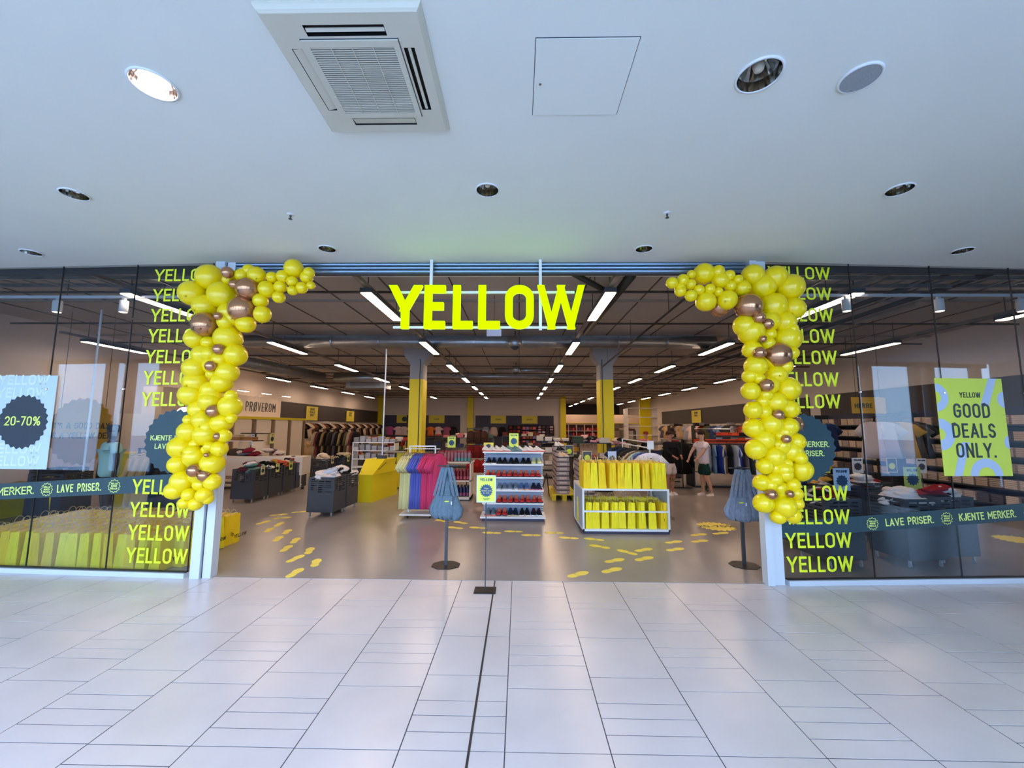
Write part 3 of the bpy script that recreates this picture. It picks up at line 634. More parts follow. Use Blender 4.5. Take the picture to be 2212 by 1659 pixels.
# ------------------------------------------------------------------ garments
def garment_mb(L=.7, sh=.21, hem=.27, sl=.22, th=.035, folds=5, amp=.012, seed=0, neck=.07, flare=0):
    rd = random.Random(seed); mb = MB(); N = 20; R = []
    for j, (f, hw, t_) in enumerate(((0, neck, .02), (.03, sh*.75, .03), (.07, sh, th), (.2, sh*1.0, th*1.1), (.45, sh*1.0+flare*.3, th*1.1), (.75, (sh+hem)/2+flare*.6, th*1.2), (1, hem+flare, th*1.4))):
        z = -.09-L*f; r = []
        for k in range(N):
            a = 2*pi*k/N; q = amp*(f**.6)*cos(folds*a+seed)+amp*.5*f*cos((folds*2+1)*a+seed*2)
            r.append(((hw+q)*cos(a), (t_+q)*sin(a), z+.006*cos(3*a+seed)*f))
        R.append(r)
    mb.rings(R)
    if sl:
        for s in (-1, 1):
            d = Vector((s*.62, 0, -.78)).normalized(); o = Vector((s*sh*.82, 0, -.09-L*.045-.05)); nrm = Vector((.78, 0, s*.62))
            if sl > .4: d = Vector((s*.25, 0, -.97)).normalized(); nrm = Vector((.97, 0, s*.25))
            RR = []
            for f in (0, .4, 1):
                c = o+d*sl*f; w_ = .062+.03*f*(1 if sl < .4 else -.8)
                RR.append([tuple(c+nrm*w_*cos(2*pi*k/8)+Vector((0, (th*.62)*sin(2*pi*k/8), 0))) for k in range(8)])
            mb.rings(RR)
    return mb.smooth()
def trousers_mb(L=1.0, seed=0):
    mb = MB(); 
    for s in (-1, 1):
        mb.rings([[(s*x+ (w_)*cos(2*pi*k/10), .03*sin(2*pi*k/10)*1.2, -.09-L*f) for k in range(10)] for f, x, w_ in ((0, .085, .09), (.25, .1, .11), (.6, .11, .09), (1, .115, .085))])
    return mb.smooth()
hang_me = None
def hanger_mesh():
    global hang_me
    if hang_me is None:
        mb = MB().tube([(0, 0, -.07), (0, 0, -.02), (.015, 0, .0), (.0, 0, .018), (-.016, 0, .002)], .003, 5)
        mb.tube([(-.19, 0, -.125), (0, 0, -.07), (.19, 0, -.125)], .005, 5); hang_me = mb.mesh('hanger', M_black)
    return hang_me
GMESH = {}
KINDS = dict(shirt=dict(L=.70), longsleeve=dict(L=.70, sl=.52), dress=dict(L=1.04, sh=.19, hem=.2, sl=.27, folds=7, amp=.022, th=.035, flare=.02), jacket=dict(L=.78, sl=.55, th=.055), long=dict(L=1.0, sh=.21, hem=.25, sl=.5, th=.045), polo=dict(L=.68, sh=.22, hem=.25, th=.03))
def garment(kind, col, loc, rotz, label, cat, group, seed=0, hanger=True, sc=None):
    v = seed % 3; key = (kind, tuple(col), v)
    if key not in GMESH: GMESH[key] = (trousers_mb(1.0) if kind == 'trousers' else garment_mb(seed=v*2+1, **KINDS[kind])).mesh('fabric', FAB(col))
    nm = dict(shirt='shirt', longsleeve='long_sleeved_shirt', dress='dress', jacket='jacket', long='long_dress', polo='shirt', trousers='trousers')[kind]
    if not hanger:
        o = put(GMESH[key], nm, None, loc, rotz); tag(o, label, cat, group)
        if sc: o.scale = sc if isinstance(sc, tuple) else (sc,)*3
        return o
    t = thing(nm, label, cat, loc, rotz, group); put(GMESH[key], 'fabric', t); put(hanger_mesh(), 'hanger', t)
    if sc: t.scale = sc if isinstance(sc, tuple) else (sc,)*3
    return t
CN = {}
def cname(c):
    r, g, b = c; mx, mn = max(c), min(c)
    if mx < 45: return 'black'
    if mx-mn < 22: return 'white' if mx > 205 else 'light grey' if mx > 150 else 'grey' if mx > 85 else 'charcoal'
    if r > g > b and r-b < 75: return 'beige' if mx > 150 else 'brown'
    if r >= g and g > b and g > r*.72: return 'yellow' if mx > 170 else 'mustard'
    if r > g and g > b*1.15 and r > 190: return 'orange'
    if r >= g and r > b*1.25: return 'pink' if r > 190 and g > 90 else 'red' if r > 140 else 'dark red'
    if b > r and b > g*1.05: return 'lilac' if r > 120 and r > g*.95 else 'blue' if b > 120 else 'navy'
    if g > r: return 'green' if g > 90 else 'dark green'
    return 'purple' if b > 90 else 'brown'
# ------------------------------------------------------------------ crumpled cloth heaps
def crumple_mb(seed, s=1.0):
    rd = random.Random(seed); mb = MB(); N = 12; R = []; ph = [rd.uniform(0, 6.28) for _ in range(6)]
    for j in range(1, 7):
        b = pi*j/7; r = []
        for k in range(N):
            a = 2*pi*k/N; q = 1+.18*cos(2*a+ph[0])+.14*cos(3*a+ph[1]+j)+.12*cos(5*a+ph[2]+2*j)
            r.append((.17*q*sin(b)*cos(a)*s, .13*q*sin(b)*sin(a)*s, (.05*cos(b)*(1+.35*cos(3*a+ph[3])+.2*cos(5*b+ph[4])))*s))
        R.append(r)
    return mb.rings(R).smooth()
def tagbox_mb(): return MB().box(-.05, -.035, -.002, .05, .035, .002)
CRM = {}
def heap(cx, cy, z, w_, d_, cols, n, label, group, seed, cat='clothes', rot=0, sc=1.0, nmo='garment'):
    rd = random.Random(seed)
    for i in range(n):
        c = cols[i % len(cols)]; v = (seed+i) % 4; key = (v, tuple(c))
        if key not in CRM: CRM[key] = crumple_mb(v+11).mesh('cloth', FAB(c))
        if i < n*.6:
            u = rd.uniform(-.30, .30)*w_; v_ = rd.uniform(-.30, .30)*d_; zz = z+.02+rd.uniform(0, .03)
        else: u = rd.uniform(-.22, .22)*w_; v_ = rd.uniform(-.22, .22)*d_; zz = z+.08+rd.uniform(0, .08)
        x = cx+u*cos(rot)-v_*sin(rot); y = cy+u*sin(rot)+v_*cos(rot)
        o = put(CRM[key], nmo, None, (x, y, zz)); o.rotation_euler = (rd.uniform(-.3, .3), rd.uniform(-.3, .3), rd.uniform(0, 6.28)); o.scale = (sc,)*3
        pw = ('lower ' if i < n*.6 else 'upper ')+('front ' if v_ < 0 else 'rear ')+('left' if u < -.06*w_ else 'right' if u > .06*w_ else 'middle')
        tag(o, label % ((cname(c), pw) if label.count('%s') == 2 else cname(c)), cat, group)
# ------------------------------------------------------------------ bargain bins
def make_bin():
    t = thing('sales_bin', '', 'bin', (0, 0, 0)); W, D, H = .54, .54, .76; tp = .965
    def face(f):
        us = [0, .06, .18, .21, .33, .36, .48, .54]; vs = [.09, .46]
        for i in range(7): vs += [.475+.04*i, .492+.04*i]
        vs = [v for v in vs if v < H-.01]+[H]; m = MB(); P_ = {}
        for j, v in enumerate(vs):
            for i, u in enumerate(us): P_[(i, j)] = len(m.v); m.v.append(f(u, v))
        for j in range(len(vs)-1):
            for i in range(len(us)-1):
                row = (j-2)//2 if j >= 2 else -1
                if j >= 2 and j % 2 == 0 and i in (1, 3, 5) and not (row < 2 and i == (1 if row == 0 else 5)): continue
                m.f.append((P_[(i, j)], P_[(i+1, j)], P_[(i+1, j+1)], P_[(i, j+1)]))
        return m
    s = lambda v: 1-(1-tp)*(v/H)
    face(lambda u, v: ((u-W/2)*s(v), -D/2*s(v), v)).build('side_panel', M_dgrey, t)
    face(lambda u, v: ((W/2-u)*s(v), D/2*s(v), v)).build('side_panel', M_dgrey, t)
    face(lambda u, v: (W/2*s(v), (u-D/2)*s(v), v)).build('side_panel', M_dgrey, t)
    face(lambda u, v: (-W/2*s(v), (D/2-u)*s(v), v)).build('side_panel', M_dgrey, t)
    MB().box(-W/2+.01, -D/2+.01, .085, W/2-.01, D/2-.01, .1).build('bottom_plate', M_dgrey, t)
    MB().box(-W/2*tp+.008, -D/2*tp+.008, H-.12, W/2*tp-.008, D/2*tp-.008, H-.10).build('inner_shelf', M_black, t)
    rim = MB()
    for a in ((-1, 0), (1, 0), (0, -1), (0, 1)):
        if a[0]: rim.box(a[0]*W/2*tp-.006, -D/2*tp, H-.008, a[0]*W/2*tp+.006, D/2*tp, H+.006)
        else: rim.box(-W/2*tp, a[1]*D/2*tp-.006, H-.008, W/2*tp, a[1]*D/2*tp+.006, H+.006)
    rim.build('rim', M_dgrey, t)
    cm_ = MB().lathe([(.022, -.010), (.022, .010)], n=12).xf(Matrix.Translation((0, 0, .023)) @ Matrix.Rotation(pi/2, 4, 'Y')).box(-.014, -.012, .04, .014, .012, .085).mesh('castor', mat('light_castor', (150, 152, 158), rough=.4))
    for x in (-1, 1):
        for y in (-1, 1): put(cm_, 'castor', t, (x*(W/2-.05), y*(D/2-.05), 0))
    return t
BIN = Proto(make_bin)
def price_card(x, y, z, rot, label, paper=M_cream, badge=M_teal, w_=.15, h_=.21, group=None, tilt=0):
    t = thing('price_card', label, 'sign', (x, y, z), rot, group); t.rotation_euler = (tilt, 0, rot)
    MB().box(-w_/2, -.002, 0, w_/2, .002, h_).build('sheet', paper, t)
    MB().plate([(a, b+h_*.45) for a, b in star_poly(12, w_*.36, w_*.29)], -.005, -.002).build('badge', badge, t)
    text('SALG', h_*.1, h_*.02, .8, .004, badge, t, -.005, -.002, 0, h_*.8, letters=False)
    return t
# row of four bins at the left, then three farther, two near, window bins
SHORT = {'dark grey bins of the left row': ['first left row bin', 'second left row bin', 'third left row bin', 'last left row bin'], 'dark grey bins behind the left row': ['nearest rear left bin', 'middle rear left bin', 'farthest rear left bin'], 'pair of dark grey bins near the counter': ['near bin before the counter', 'second bin before the counter']}
def bin_group(spots, rot, names, palettes, grp, seed0, cards=(), n=9):
    for i, ((x, y), nm, pal) in enumerate(zip(spots, names, palettes)):
        BIN.put((x, y, .004), rot, nm, grp)
        nk = SHORT[grp][i]
        heap(x, y, .71, .50, .50, pal, n+4, '%s garment, %s of the heap in the '+nk, 'clothes heaped in the '+nk, seed0+i*7, rot=rot)
        if cards == 'all' or i in cards:
            price_card(x+(.29)*cos(rot)*(1 if True else 0), y+.29*sin(rot), .62, rot+pi/2, 'price card with a dark badge on the side of the '+nk, paper=(M_cream, M_pay, M_limep)[i % 3])
WHT, LBL, BLK, RED, BEI, MUS, GRN, NVY, GRY, PNK = (232, 226, 228), (196, 208, 236), (24, 22, 26), (150, 34, 40), (206, 184, 160), (196, 150, 60), (70, 110, 90), (34, 44, 84), (120, 116, 118), (222, 150, 160)
b0 = G(497, 1087); b1 = G(545, 1087)
bx, by = (b0.x+b1.x)/2, b0.y+.27
bin_group([(bx, by), (bx+.02, by+.56), (bx+.04, by+1.12), (bx+.06, by+1.68)], -.02, ['dark grey bin at the front of the left row of four, with striped goods', 'dark grey second bin of the left row of four, with black caps', 'dark grey third bin of the left row of four, with mixed goods', 'dark grey last bin of the left row of four, by the counter'],
          [[(90, 30, 50), WHT, (110, 150, 140), (110, 150, 140)], [BLK, BLK, (230, 226, 215), (26, 22, 24)], [MUS, (190, 80, 60), BEI], [GRY, (150, 70, 60), BLK]], 'dark grey bins of the left row', 3, 'all')
bin_group([(-6.1, 12.6), (-5.9, 13.3), (-5.7, 14.0)], -.05, ['dark grey bin nearest of the three behind the left row, with pale goods', 'dark grey bin in the middle of the three behind the left row', 'dark grey bin farthest of the three behind the left row, with red goods'],
          [[WHT, GRY, BEI], [BEI, (200, 190, 150), BLK], [RED, WHT, BLK]], 'dark grey bins behind the left row', 60, 'all')
b0 = G(660, 1117); b1 = G(722, 1117); bx, by = (b0.x+b1.x)/2, b0.y+.27
bin_group([(bx, by), (bx+.03, by+.56)], -.04, ['dark grey bin of white and pale blue clothes near the middle left', 'dark grey bin of black clothes behind the bin of white clothes'],
          [[WHT, LBL, (240, 224, 220), LBL], [BLK, BLK, (40, 38, 40), WHT]], 'pair of dark grey bins near the counter', 90, (), n=10)
ra = .0
wb_ = [((G(1777, 1225).x+G(1890, 1234).x)/2-.02, 5.70, 'dark grey bin behind the lettering at the left of the right window'), (5.28, 5.74, 'dark grey middle window bin with white folded garments in the right window'), (5.90, 5.92, 'dark grey right window bin with red goods in the right window'),
       (4.3, 6.55, 'dark grey bin behind the leftmost bin of the right window'), (4.95, 6.6, 'dark grey bin behind the middle bin of the right window'), (5.75, 6.95, 'dark grey bin behind the right bin of the right window')]
pals = [[BLK, RED, WHT, GRY], [WHT, (240, 226, 226), WHT], [RED, BLK, RED, WHT], [BLK, BEI, WHT, NVY], [BEI, WHT, MUS, BLK], [RED, WHT, (214, 190, 180), WHT]]
for i, (x, y, nm) in enumerate(wb_):
    BIN.put((x, y, .004), (.12, .1, .06, .1, .08, .05)[i], nm, 'bins in the right window', (1.0, 1.0, 1.14 if i < 3 else 1.2))
    nk = ('left window bin', 'middle window bin', 'right window bin', 'rear left window bin', 'rear middle window bin', 'rear right window bin')[i]
    heap(x, y, .80 if i < 3 else .84, .46, .46, pals[i], 11, '%s garment, %s of the heap in the '+nk, 'clothes in the '+nk, 130+i*9)
# ------------------------------------------------------------------ posters on stands
def stand_poster(px0, px1, py0, py1, Y, label, paper, badge, base=True, words=True, name='YELLOW', stars=12, zb_=0, frame=None, top=None, base_w=None):
    a = P(px0, py0, Y); b = P(px1, py1, Y); w_ = b.x-a.x; h_ = a.z-b.z; cx = (a.x+b.x)/2
    t = thing('stand_poster', label, 'sign', (cx, Y, zb_)); z0 = b.z-zb_; z1 = a.z-zb_
    MB().box(-w_/2, 0, z0, w_/2, .006, z1).build('sheet', paper, t)
    if frame:
        for q in ((-w_/2-.008, z0-.008, -w_/2+.004, z1+.008), (w_/2-.004, z0-.008, w_/2+.008, z1+.008), (-w_/2, z0-.008, w_/2, z0+.006), (-w_/2, z1-.006, w_/2, z1+.008)):
            MB().box(q[0], -.004, q[1], q[2], .012, q[3]).build('frame_strip', frame, t)
    MB().plate([(x, z+z0+h_*.43) for x, z in star_poly(stars, w_*.38, w_*.29)], -.005, 0).build('badge', badge, t)
    if not base: MB().tube([(0, .01, 0), (0, .01, z0+.02)], .005, 6).build('pole', M_dgrey, t)
    if words: text(name, h_*.11, h_*.022, .66, h_*.02, badge if paper is not M_dgrey else M_cream, t, -.005, 0, 0, z0+h_*.80, letters=w_ > .3)
    if base:
        MB().tube([(0, .012, .01), (0, .012, z0+.05)], .006, 8).build('pole', M_dgrey, t)
        bw = base_w or .16; MB().lathe([(bw, 0), (bw, .008), (bw*.9, .012)], n=4).xf(Matrix.Diagonal((1.2, .9, 1, 1)) @ Matrix.Rotation(pi/4, 4, 'Z')).build('base_plate', M_black, t)
    return t, w_, h_, z0
pb = G(1047, 1276)
M_ps = mat('poster_lime', (226, 238, 84), rough=.45); M_psb = mat('badge_blue_teal', (32, 74, 112), rough=.5)
t, w_, h_, z0 = stand_poster(1031.5, 1069.5, 1028, 1084, pb.y, 'lime poster with a dark badge on a thin floor stand, in front of the opening', M_ps, M_psb, stars=18, frame=mat('clear_edge', (200, 215, 190), rough=.3), base_w=.14)
for i, (s, hh) in enumerate((('ÅPNER', .05), ('TORSDAG 29.06', .045), ('KL. 10:00', .045))): text(s, h_*hh, h_*.009, .62, h_*.009, M_cream, t, -.008, -.005, 0, z0+h_*(.49-.085*i), letters=False)
text('VELKOMMEN', h_*.03, h_*.006, .8, h_*.01, M_psb, t, -.005, 0, 0, z0+h_*.1, letters=False); text('OUTLET', h_*.025, h_*.006, .8, h_*.01, M_psb, t, -.005, 0, 0, z0+h_*.06, letters=False)
M_cy = mat('card_yellow', (228, 210, 80), rough=.6)
stand_poster(1100, 1120, 936, 966, 8.2, 'yellow poster with a dark badge standing on top of the shoe shelves', M_ps, M_psb, base=False, zb_=P(1106, 977.6, G(1040, 1127).y+.1).z+.012)
stand_poster(967, 984, 943, 967, 10.2, 'yellow poster with a dark badge standing on the bottle shelf', M_ps, M_psb, base=False, zb_=P(980, 998, 9.9).z)
stand_poster(1045, 1066, 956, 974, 8.2, 'small yellow card with a dark badge at the left end of the top shoe shelf', M_cy, M_navy, base=False, zb_=P(1106, 977.6, G(1040, 1127).y+.1).z+.012, words=False)
stand_poster(1221, 1238, 962, 985, 10.4, 'dark poster with a yellow badge on the nearer shoe box stack', M_dgrey, M_lime, frame=M_cream, zb_=0, words=False)
stand_poster(1259, 1278, 975, 999, 9.0, 'dark poster with a yellow badge behind the yellow bag table', M_dgrey, M_lime, frame=M_cream, words=False)
stand_poster(1313, 1332, 975, 1002, 8.2, 'white poster with a dark blue badge behind the yellow bag table', M_paleblue, M_psb, words=False)
stand_poster(1167, 1176, 938, 953, 16, 'small cream poster in front of the back wall shelves', M_cream, M_navy, words=False)
for (a, b, c, d, Y, nm, pp, bd) in ((1799, 1838, 1011, 1060, 6.2, 'pale blue poster on a stand among the bins of the right window', M_paleblue, M_psb), (1951, 1992, 1009, 1056, 6.5, 'green-yellow poster on a stand among the bins of the right window', M_limep, M_psb),
        (1840, 1866, 989, 1022, 8.2, 'white poster on a stand behind the pale blue poster', M_white, M_navy), (1915, 1938, 990, 1020, 8.6, 'dark poster with a yellow badge behind the right window', M_dgrey, M_lime), (1979, 2003, 990, 1022, 8.0, 'white poster on a stand behind the green-yellow poster', M_white, M_navy), (1769, 1794, 989, 1022, 7.5, 'yellow poster on a stand behind the right garland', M_cy, M_psb)):
    stand_poster(a, b, c, d, Y, nm, pp, bd, words=(Y < 8.3 and pp is not M_dgrey), frame=M_cream if pp is M_dgrey else None)
# ------------------------------------------------------------------ yellow paper bags
M_bagin = mat('bag_inside', (228, 196, 90), rough=.8)
def make_bag(M_bag=M_bag):
    t = thing('paper_bag', '', 'bag'); w_, d_, h_ = .066, .155, .43
    mb = MB(); wt = .052; dt = .15
    V = dict(a=(-w_, -d_, 0), b=(w_, -d_, 0), c=(w_, d_, 0), d=(-w_, d_, 0), A=(-wt, -dt, h_), B=(wt, -dt, h_), Cc=(wt, dt, h_), D=(-wt, dt, h_), m=(0, -d_-.004, .085), M=(0, -dt+.028, h_), n=(0, d_+.004, .085), N=(0, dt-.028, h_))
    ks = list(V); ix = {k: i for i, k in enumerate(ks)}
    F = ['amA', 'abm', 'bBm', 'AmM', 'mBM', 'bcCB'.replace('C', 'Cc')]
    fs = [(ix['a'], ix['m'], ix['A']), (ix['a'], ix['b'], ix['m']), (ix['b'], ix['B'], ix['m']), (ix['m'], ix['M'], ix['A']), (ix['m'], ix['B'], ix['M']),
          (ix['b'], ix['c'], ix['Cc'], ix['B']), (ix['d'], ix['a'], ix['A'], ix['D']), (ix['c'], ix['d'], ix['n']), (ix['c'], ix['n'], ix['Cc']), (ix['d'], ix['D'], ix['n']), (ix['n'], ix['D'], ix['N']), (ix['n'], ix['N'], ix['Cc']), (ix['d'], ix['c'], ix['b'], ix['a'])]
    mb.add([V[k] for k in ks], fs).build('bag_body', M_bag, t)
    MB().rings([[(-wt*.9, -dt*.9, h_-.05), (wt*.9, -dt*.9, h_-.05), (wt*.9, dt*.9, h_-.05), (-wt*.9, dt*.9, h_-.05)], [(-wt*.5, -dt*.6, h_+.012), (wt*.5, -dt*.7, h_-.01), (wt*.4, dt*.8, h_+.02), (-wt*.5, dt*.6, h_+.0)]]).build('tissue_paper', mat('straw_tissue', (230, 194, 84), rough=.8), t)
    hm_ = MB().tube([(0, .06*cos(a), .075*sin(a)-.03 if sin(a) < .01 else .085*sin(a)) for a in [pi*i/8 for i in range(9)]], .0035, 5).mesh('handle', mat('twisted_paper', (206, 190, 140), rough=.8))
    for s in (-1, 1): put(hm_, 'handle', t, (s*wt*.97, 0, h_-.005))
    mark = MB(); text('YELLOW', .05, .009, .75, .008, mat('bag_print', (70, 66, 20), rough=.7), t, -w_-.002, -w_+.0, 0, .12, letters=False)
    o = [c for c in t.children if c.name.startswith('lettering')][0]; o.name = 'printed_lettering'; o.rotation_euler = (0, 0, pi/2); o.location = (w_*2-.001, 0, 0)
    return t
BAGS = [Proto(make_bag), Proto(lambda: make_bag(mat('yellow_paper_shaded', (244, 208, 12), rough=.7, noise=.08, nscale=7, bump=.3, bscale=30)))]  # second copy of the same paper, dimmer light painted in as deeper yellow
class BG0:
    def put(s, loc, rotz, label, group=None, sc=None):
        o = BAGS[1 if random.random() < .4 else 0].put(loc, rotz, label, group, sc); o.rotation_euler = (random.uniform(-.02, .02), random.uniform(-.035, .035), rotz); return o
BAG = BG0()
random.seed(3)
rows = ['front', 'second', 'third', 'fourth']
for r in range(4):
    n = 17; 
    for i in range(n):
        x = -7.0+.158*i+random.uniform(-.012, .012)+.05*(r % 2)
        yb_ = LA[1]+(LA[0]-x)*(LB[1]-LA[1])/(LA[0]-LB[0])
        y = yb_+.27+.345*r+random.uniform(-.02, .02)
        BAG.put((x, y, .005), random.uniform(-.10, .10), 'yellow paper bag, %s from the left in the %s row of the left window' % (ORD[i], rows[r]), 'yellow bags massed in the left window')
for i, (px, py, rz, Y) in enumerate(((425, 1235, 1.15, 5.5), (385, 1228, 1.3, 5.3), (462, 1190, 1.0, 6.05), (410, 1200, 1.2, 5.95))):
    BAG.put((G(px, 1240).x*Y/4.98, Y, .005), rz, 'yellow paper bag turned broadside, %s of the group at the left door post' % ORD[i], 'turned yellow bags by the door post')
# the white table of bags
T0 = G(1259, 1154); T1 = G(1449, 1156); tw = T1.x-T0.x; tx = (T0.x+T1.x)/2; ty = T0.y; td = 1.08
t = thing('display_table', 'white open frame display table holding yellow paper bags on two levels', 'table', (tx, ty, 0))
hT = .72; W = tw/2; b = .016
for sx_ in (-1, 1):
    for y in (b, td-b): MB().box(sx_*(W-b)-b, y-b, .05, sx_*(W-b)+b, y+b, hT).build('leg', M_white, t)
    MB().box(sx_*(W-b)-.006, b*2, .06, sx_*(W-b)+.006, td-b*2, hT-.01).build('side_panel', mat('pale_side_panel', (176, 188, 206), rough=.5), t)
MB().box(-W, 0, hT, W, td, hT+.03).build('table_top', M_white, t); MB().box(-W, 0, .05, W, td, .085).build('bottom_shelf', M_white, t)
MB().box(-W+b*2, 0, .36, W-b*2, .028, .388).build('front_rail', M_white, t)
MB().box(-W+.01, .02, .0, W-.01, td-.02, .05).build('plinth', mat('plinth_navy', (48, 46, 72), rough=.5), t)
for i in range(10):
    BAG.put((tx-W+.085+i*(tw-.17)/9, ty+.19+random.uniform(-.01, .015), hT+.03), random.uniform(-.16, .16), 'yellow paper bag standing on the white table, %s from the left in front' % ORD[i], 'yellow bags on top of the white table')
for i in range(9):
    BAG.put((tx-W+.12+i*(tw-.24)/8, ty+.55+random.uniform(-.01, .015), hT+.03), random.uniform(-.1, .1), 'yellow paper bag in the back row on the white table, %s from the left' % ORD[i], 'yellow bags on top of the white table')
xs_ = [.08, .21, .35, .52, .68, .82, .98, 1.2, 1.36]
for i, x in enumerate(xs_):
    BAG.put((tx-W+.02+x, ty+.2+random.uniform(-.01, .02), .086), random.uniform(-.22, .22), 'yellow paper bag on the lower shelf of the white table, %s from the left' % ORD[i], 'yellow bags on the lower shelf of the white table')
for i in range(6):
    BAG.put((tx-W+.16+i*.235, ty+.6, .086), random.choice((-1.3, 1.4, 1.2)), 'yellow paper bag at the back of the lower shelf, %s from the left' % ORD[i], 'yellow bags at the back of the lower shelf')
# ------------------------------------------------------------------ shoe shelves
def shoe_mbs(seed=0):
    up = MB(); R = []
    for (y, hw, h) in ((.13, .025, .035), (.12, .034, .085), (.085, .038, .108), (.03, .038, .085), (-.03, .04, .068), (-.08, .043, .052), (-.125, .034, .036), (-.145, .012, .026)):
        R.append([(hw*cos(pi*k/8), y, .022+(h-.015)*sin(pi*k/8)) for k in range(9)]+[(-hw*.8, y, .018), (hw*.8, y, .018)])
    up.rings(R).smooth()
    so = MB().prism([(.03, .135), (.042, .09), (.036, .01), (.045, -.06), (.044, -.11), (.022, -.15), (-.022, -.15), (-.044, -.11), (-.045, -.06), (-.034, .01), (-.042, .09), (-.03, .135)], 0, .024)
    to = MB().rings([[(-.022, .06, .105), (.022, .06, .105), (.02, .085, .14), (-.02, .085, .14)], [(-.024, -.03, .07), (.024, -.03, .07), (.02, -.02, .078), (-.02, -.02, .078)]])
    return up, so, to
SHM = {}
def shoe(loc, rotz, cu, cs_, ct, label, group):
    t = thing('shoe', label, 'shoe', loc, rotz, group); t.scale = (1.22, 1, .78); up, so, to = SHM.setdefault('mb', shoe_mbs())
    for nm, mb_, c in (('upper', up, cu), ('sole', so, cs_), ('tongue', to, ct)):
        k = (nm, tuple(c))
        if k not in SHM: SHM[k] = mb_.mesh(nm, FAB(c) if nm != 'sole' else K(c, rough=.6))
        put(SHM[k], nm, t)
    return t
S0 = G(1040, 1127); S1 = G(1175, 1127); sw = S1.x-S0.x; sxc = (S0.x+S1.x)/2; sy = S0.y
t = thing('shoe_shelf', 'white shelving unit of trainers on six levels', 'shelf', (sxc, sy, 0)); W = sw/2
M_backp = mat('pale_blue_back_panel', (150, 164, 190), rough=.6)
shelfz = []
for k, py in enumerate((977.6, 1004, 1032, 1060, 1088, 1119)):
    d_ = .44 if k < 5 else .52; z = P(1106, py, sy+(.10 if k < 5 else .0)).z; shelfz.append(z+.012)
    MB().box(-W-(.03 if k == 5 else 0), .52-d_, z-.012, W+(.03 if k == 5 else 0), .52, z+.012).build('shelf_board', M_white, t)
MB().box(-W+.01, .46, .08, W-.01, .475, shelfz[0]).build('back_panel', M_backp, t)
for s in (-1, 1): MB().box(s*(W-.012)-.012, .44, 0, s*(W-.012)+.012, .5, shelfz[0]).build('upright', M_white, t)
for s in (-1, 1):
    tm = MB()
    for i in range(28): tm.box(s*(W-.012)-.013, .432, .12+.04*i, s*(W-.012)+.013, .4405, .135+.04*i)
    tm.build('upright_slots', M_dgrey, t, stuff=True)
MB().box(-W, .04, 0, W, .5, .065).build('plinth', mat('plinth_navy', (48, 46, 72)), t)
Rd, Bk, Ww = (206, 52, 48), (24, 26, 34), (226, 218, 214)
pairs = [ # shelf index, u (0..1 along the shelf), upper, sole, tongue, words
 (0, .10, Ww, (214, 100, 92), Ww, 'white'), (0, .30, Ww, (214, 100, 92), Ww, 'white'), (0, .51, (110, 140, 140), (90, 120, 130), (120, 150, 150), 'grey-green'), (0, .70, Ww, (214, 100, 92), Ww, 'white'), (0, .89, Ww, (214, 100, 92), Ww, 'white'),
 (1, .12, (20, 22, 30), Ww, (30, 40, 70), 'black and white'), (1, .31, Bk, (60, 58, 56), Bk, 'black'), (1, .51, Bk, (50, 50, 50), Bk, 'black'), (1, .72, Bk, (60, 60, 60), Bk, 'black'), (1, .90, (222, 226, 150), (180, 190, 200), (210, 214, 170), 'pale lime'),
 (2, .11, Rd, (40, 30, 60), (230, 120, 90), 'red'), (2, .30, Rd, (40, 30, 60), (230, 120, 90), 'red'), (2, .49, Rd, (40, 30, 60), (230, 120, 90), 'red'), (2, .68, Rd, (40, 30, 60), (230, 120, 90), 'red'), (2, .88, Rd, (40, 30, 60), (230, 120, 90), 'red'),
 (3, .31, (130, 144, 164), (206, 206, 212), (120, 134, 154), 'grey'), (3, .50, (134, 146, 166), (200, 204, 212), (120, 134, 154), 'grey'), (3, .69, (96, 126, 176), (222, 160, 130), (90, 120, 170), 'blue'), (3, .90, (36, 40, 66), (206, 110, 140), (36, 40, 60), 'dark blue and pink'),
 (4, .31, Rd, (40, 30, 60), (230, 120, 90), 'red'), (4, .51, Rd, (40, 30, 60), (230, 120, 90), 'red'), (4, .71, Rd, (40, 30, 60), (230, 120, 90), 'red'), (4, .91, Rd, (40, 30, 60), (230, 120, 90), 'red'),
 (5, .12, (110, 130, 140), (206, 80, 70), (110, 130, 140), 'grey'), (5, .31, Rd, (40, 30, 60), (230, 120, 90), 'red'), (5, .50, (28, 44, 66), (190, 170, 130), (30, 50, 80), 'dark blue'), (5, .70, Bk, Ww, Bk, 'black'), (5, .90, (28, 24, 30), (206, 220, 236), (70, 30, 40), 'black and pale blue')]
SHN = ['top', 'second', 'third', 'fourth', 'fifth', 'bottom']
for q, (k, u, cu, cs2, ct, wd) in enumerate(pairs):
    nth = sum(1 for p_ in pairs[:q] if p_[0] == k)
    for s in (-1, 1):
        shoe((sxc-W+.02+u*(sw-.04)+s*(.055 if k else .07), sy+(.26 if k else .3), shelfz[k]), s*.07 if k else .75+s*.1, cu, cs2, ct, '%s %s shoe, %s pair from the left on the %s shelf' % ('left' if s < 0 else 'right', wd, ORD[nth], SHN[k]), 'trainers on the white shelves')
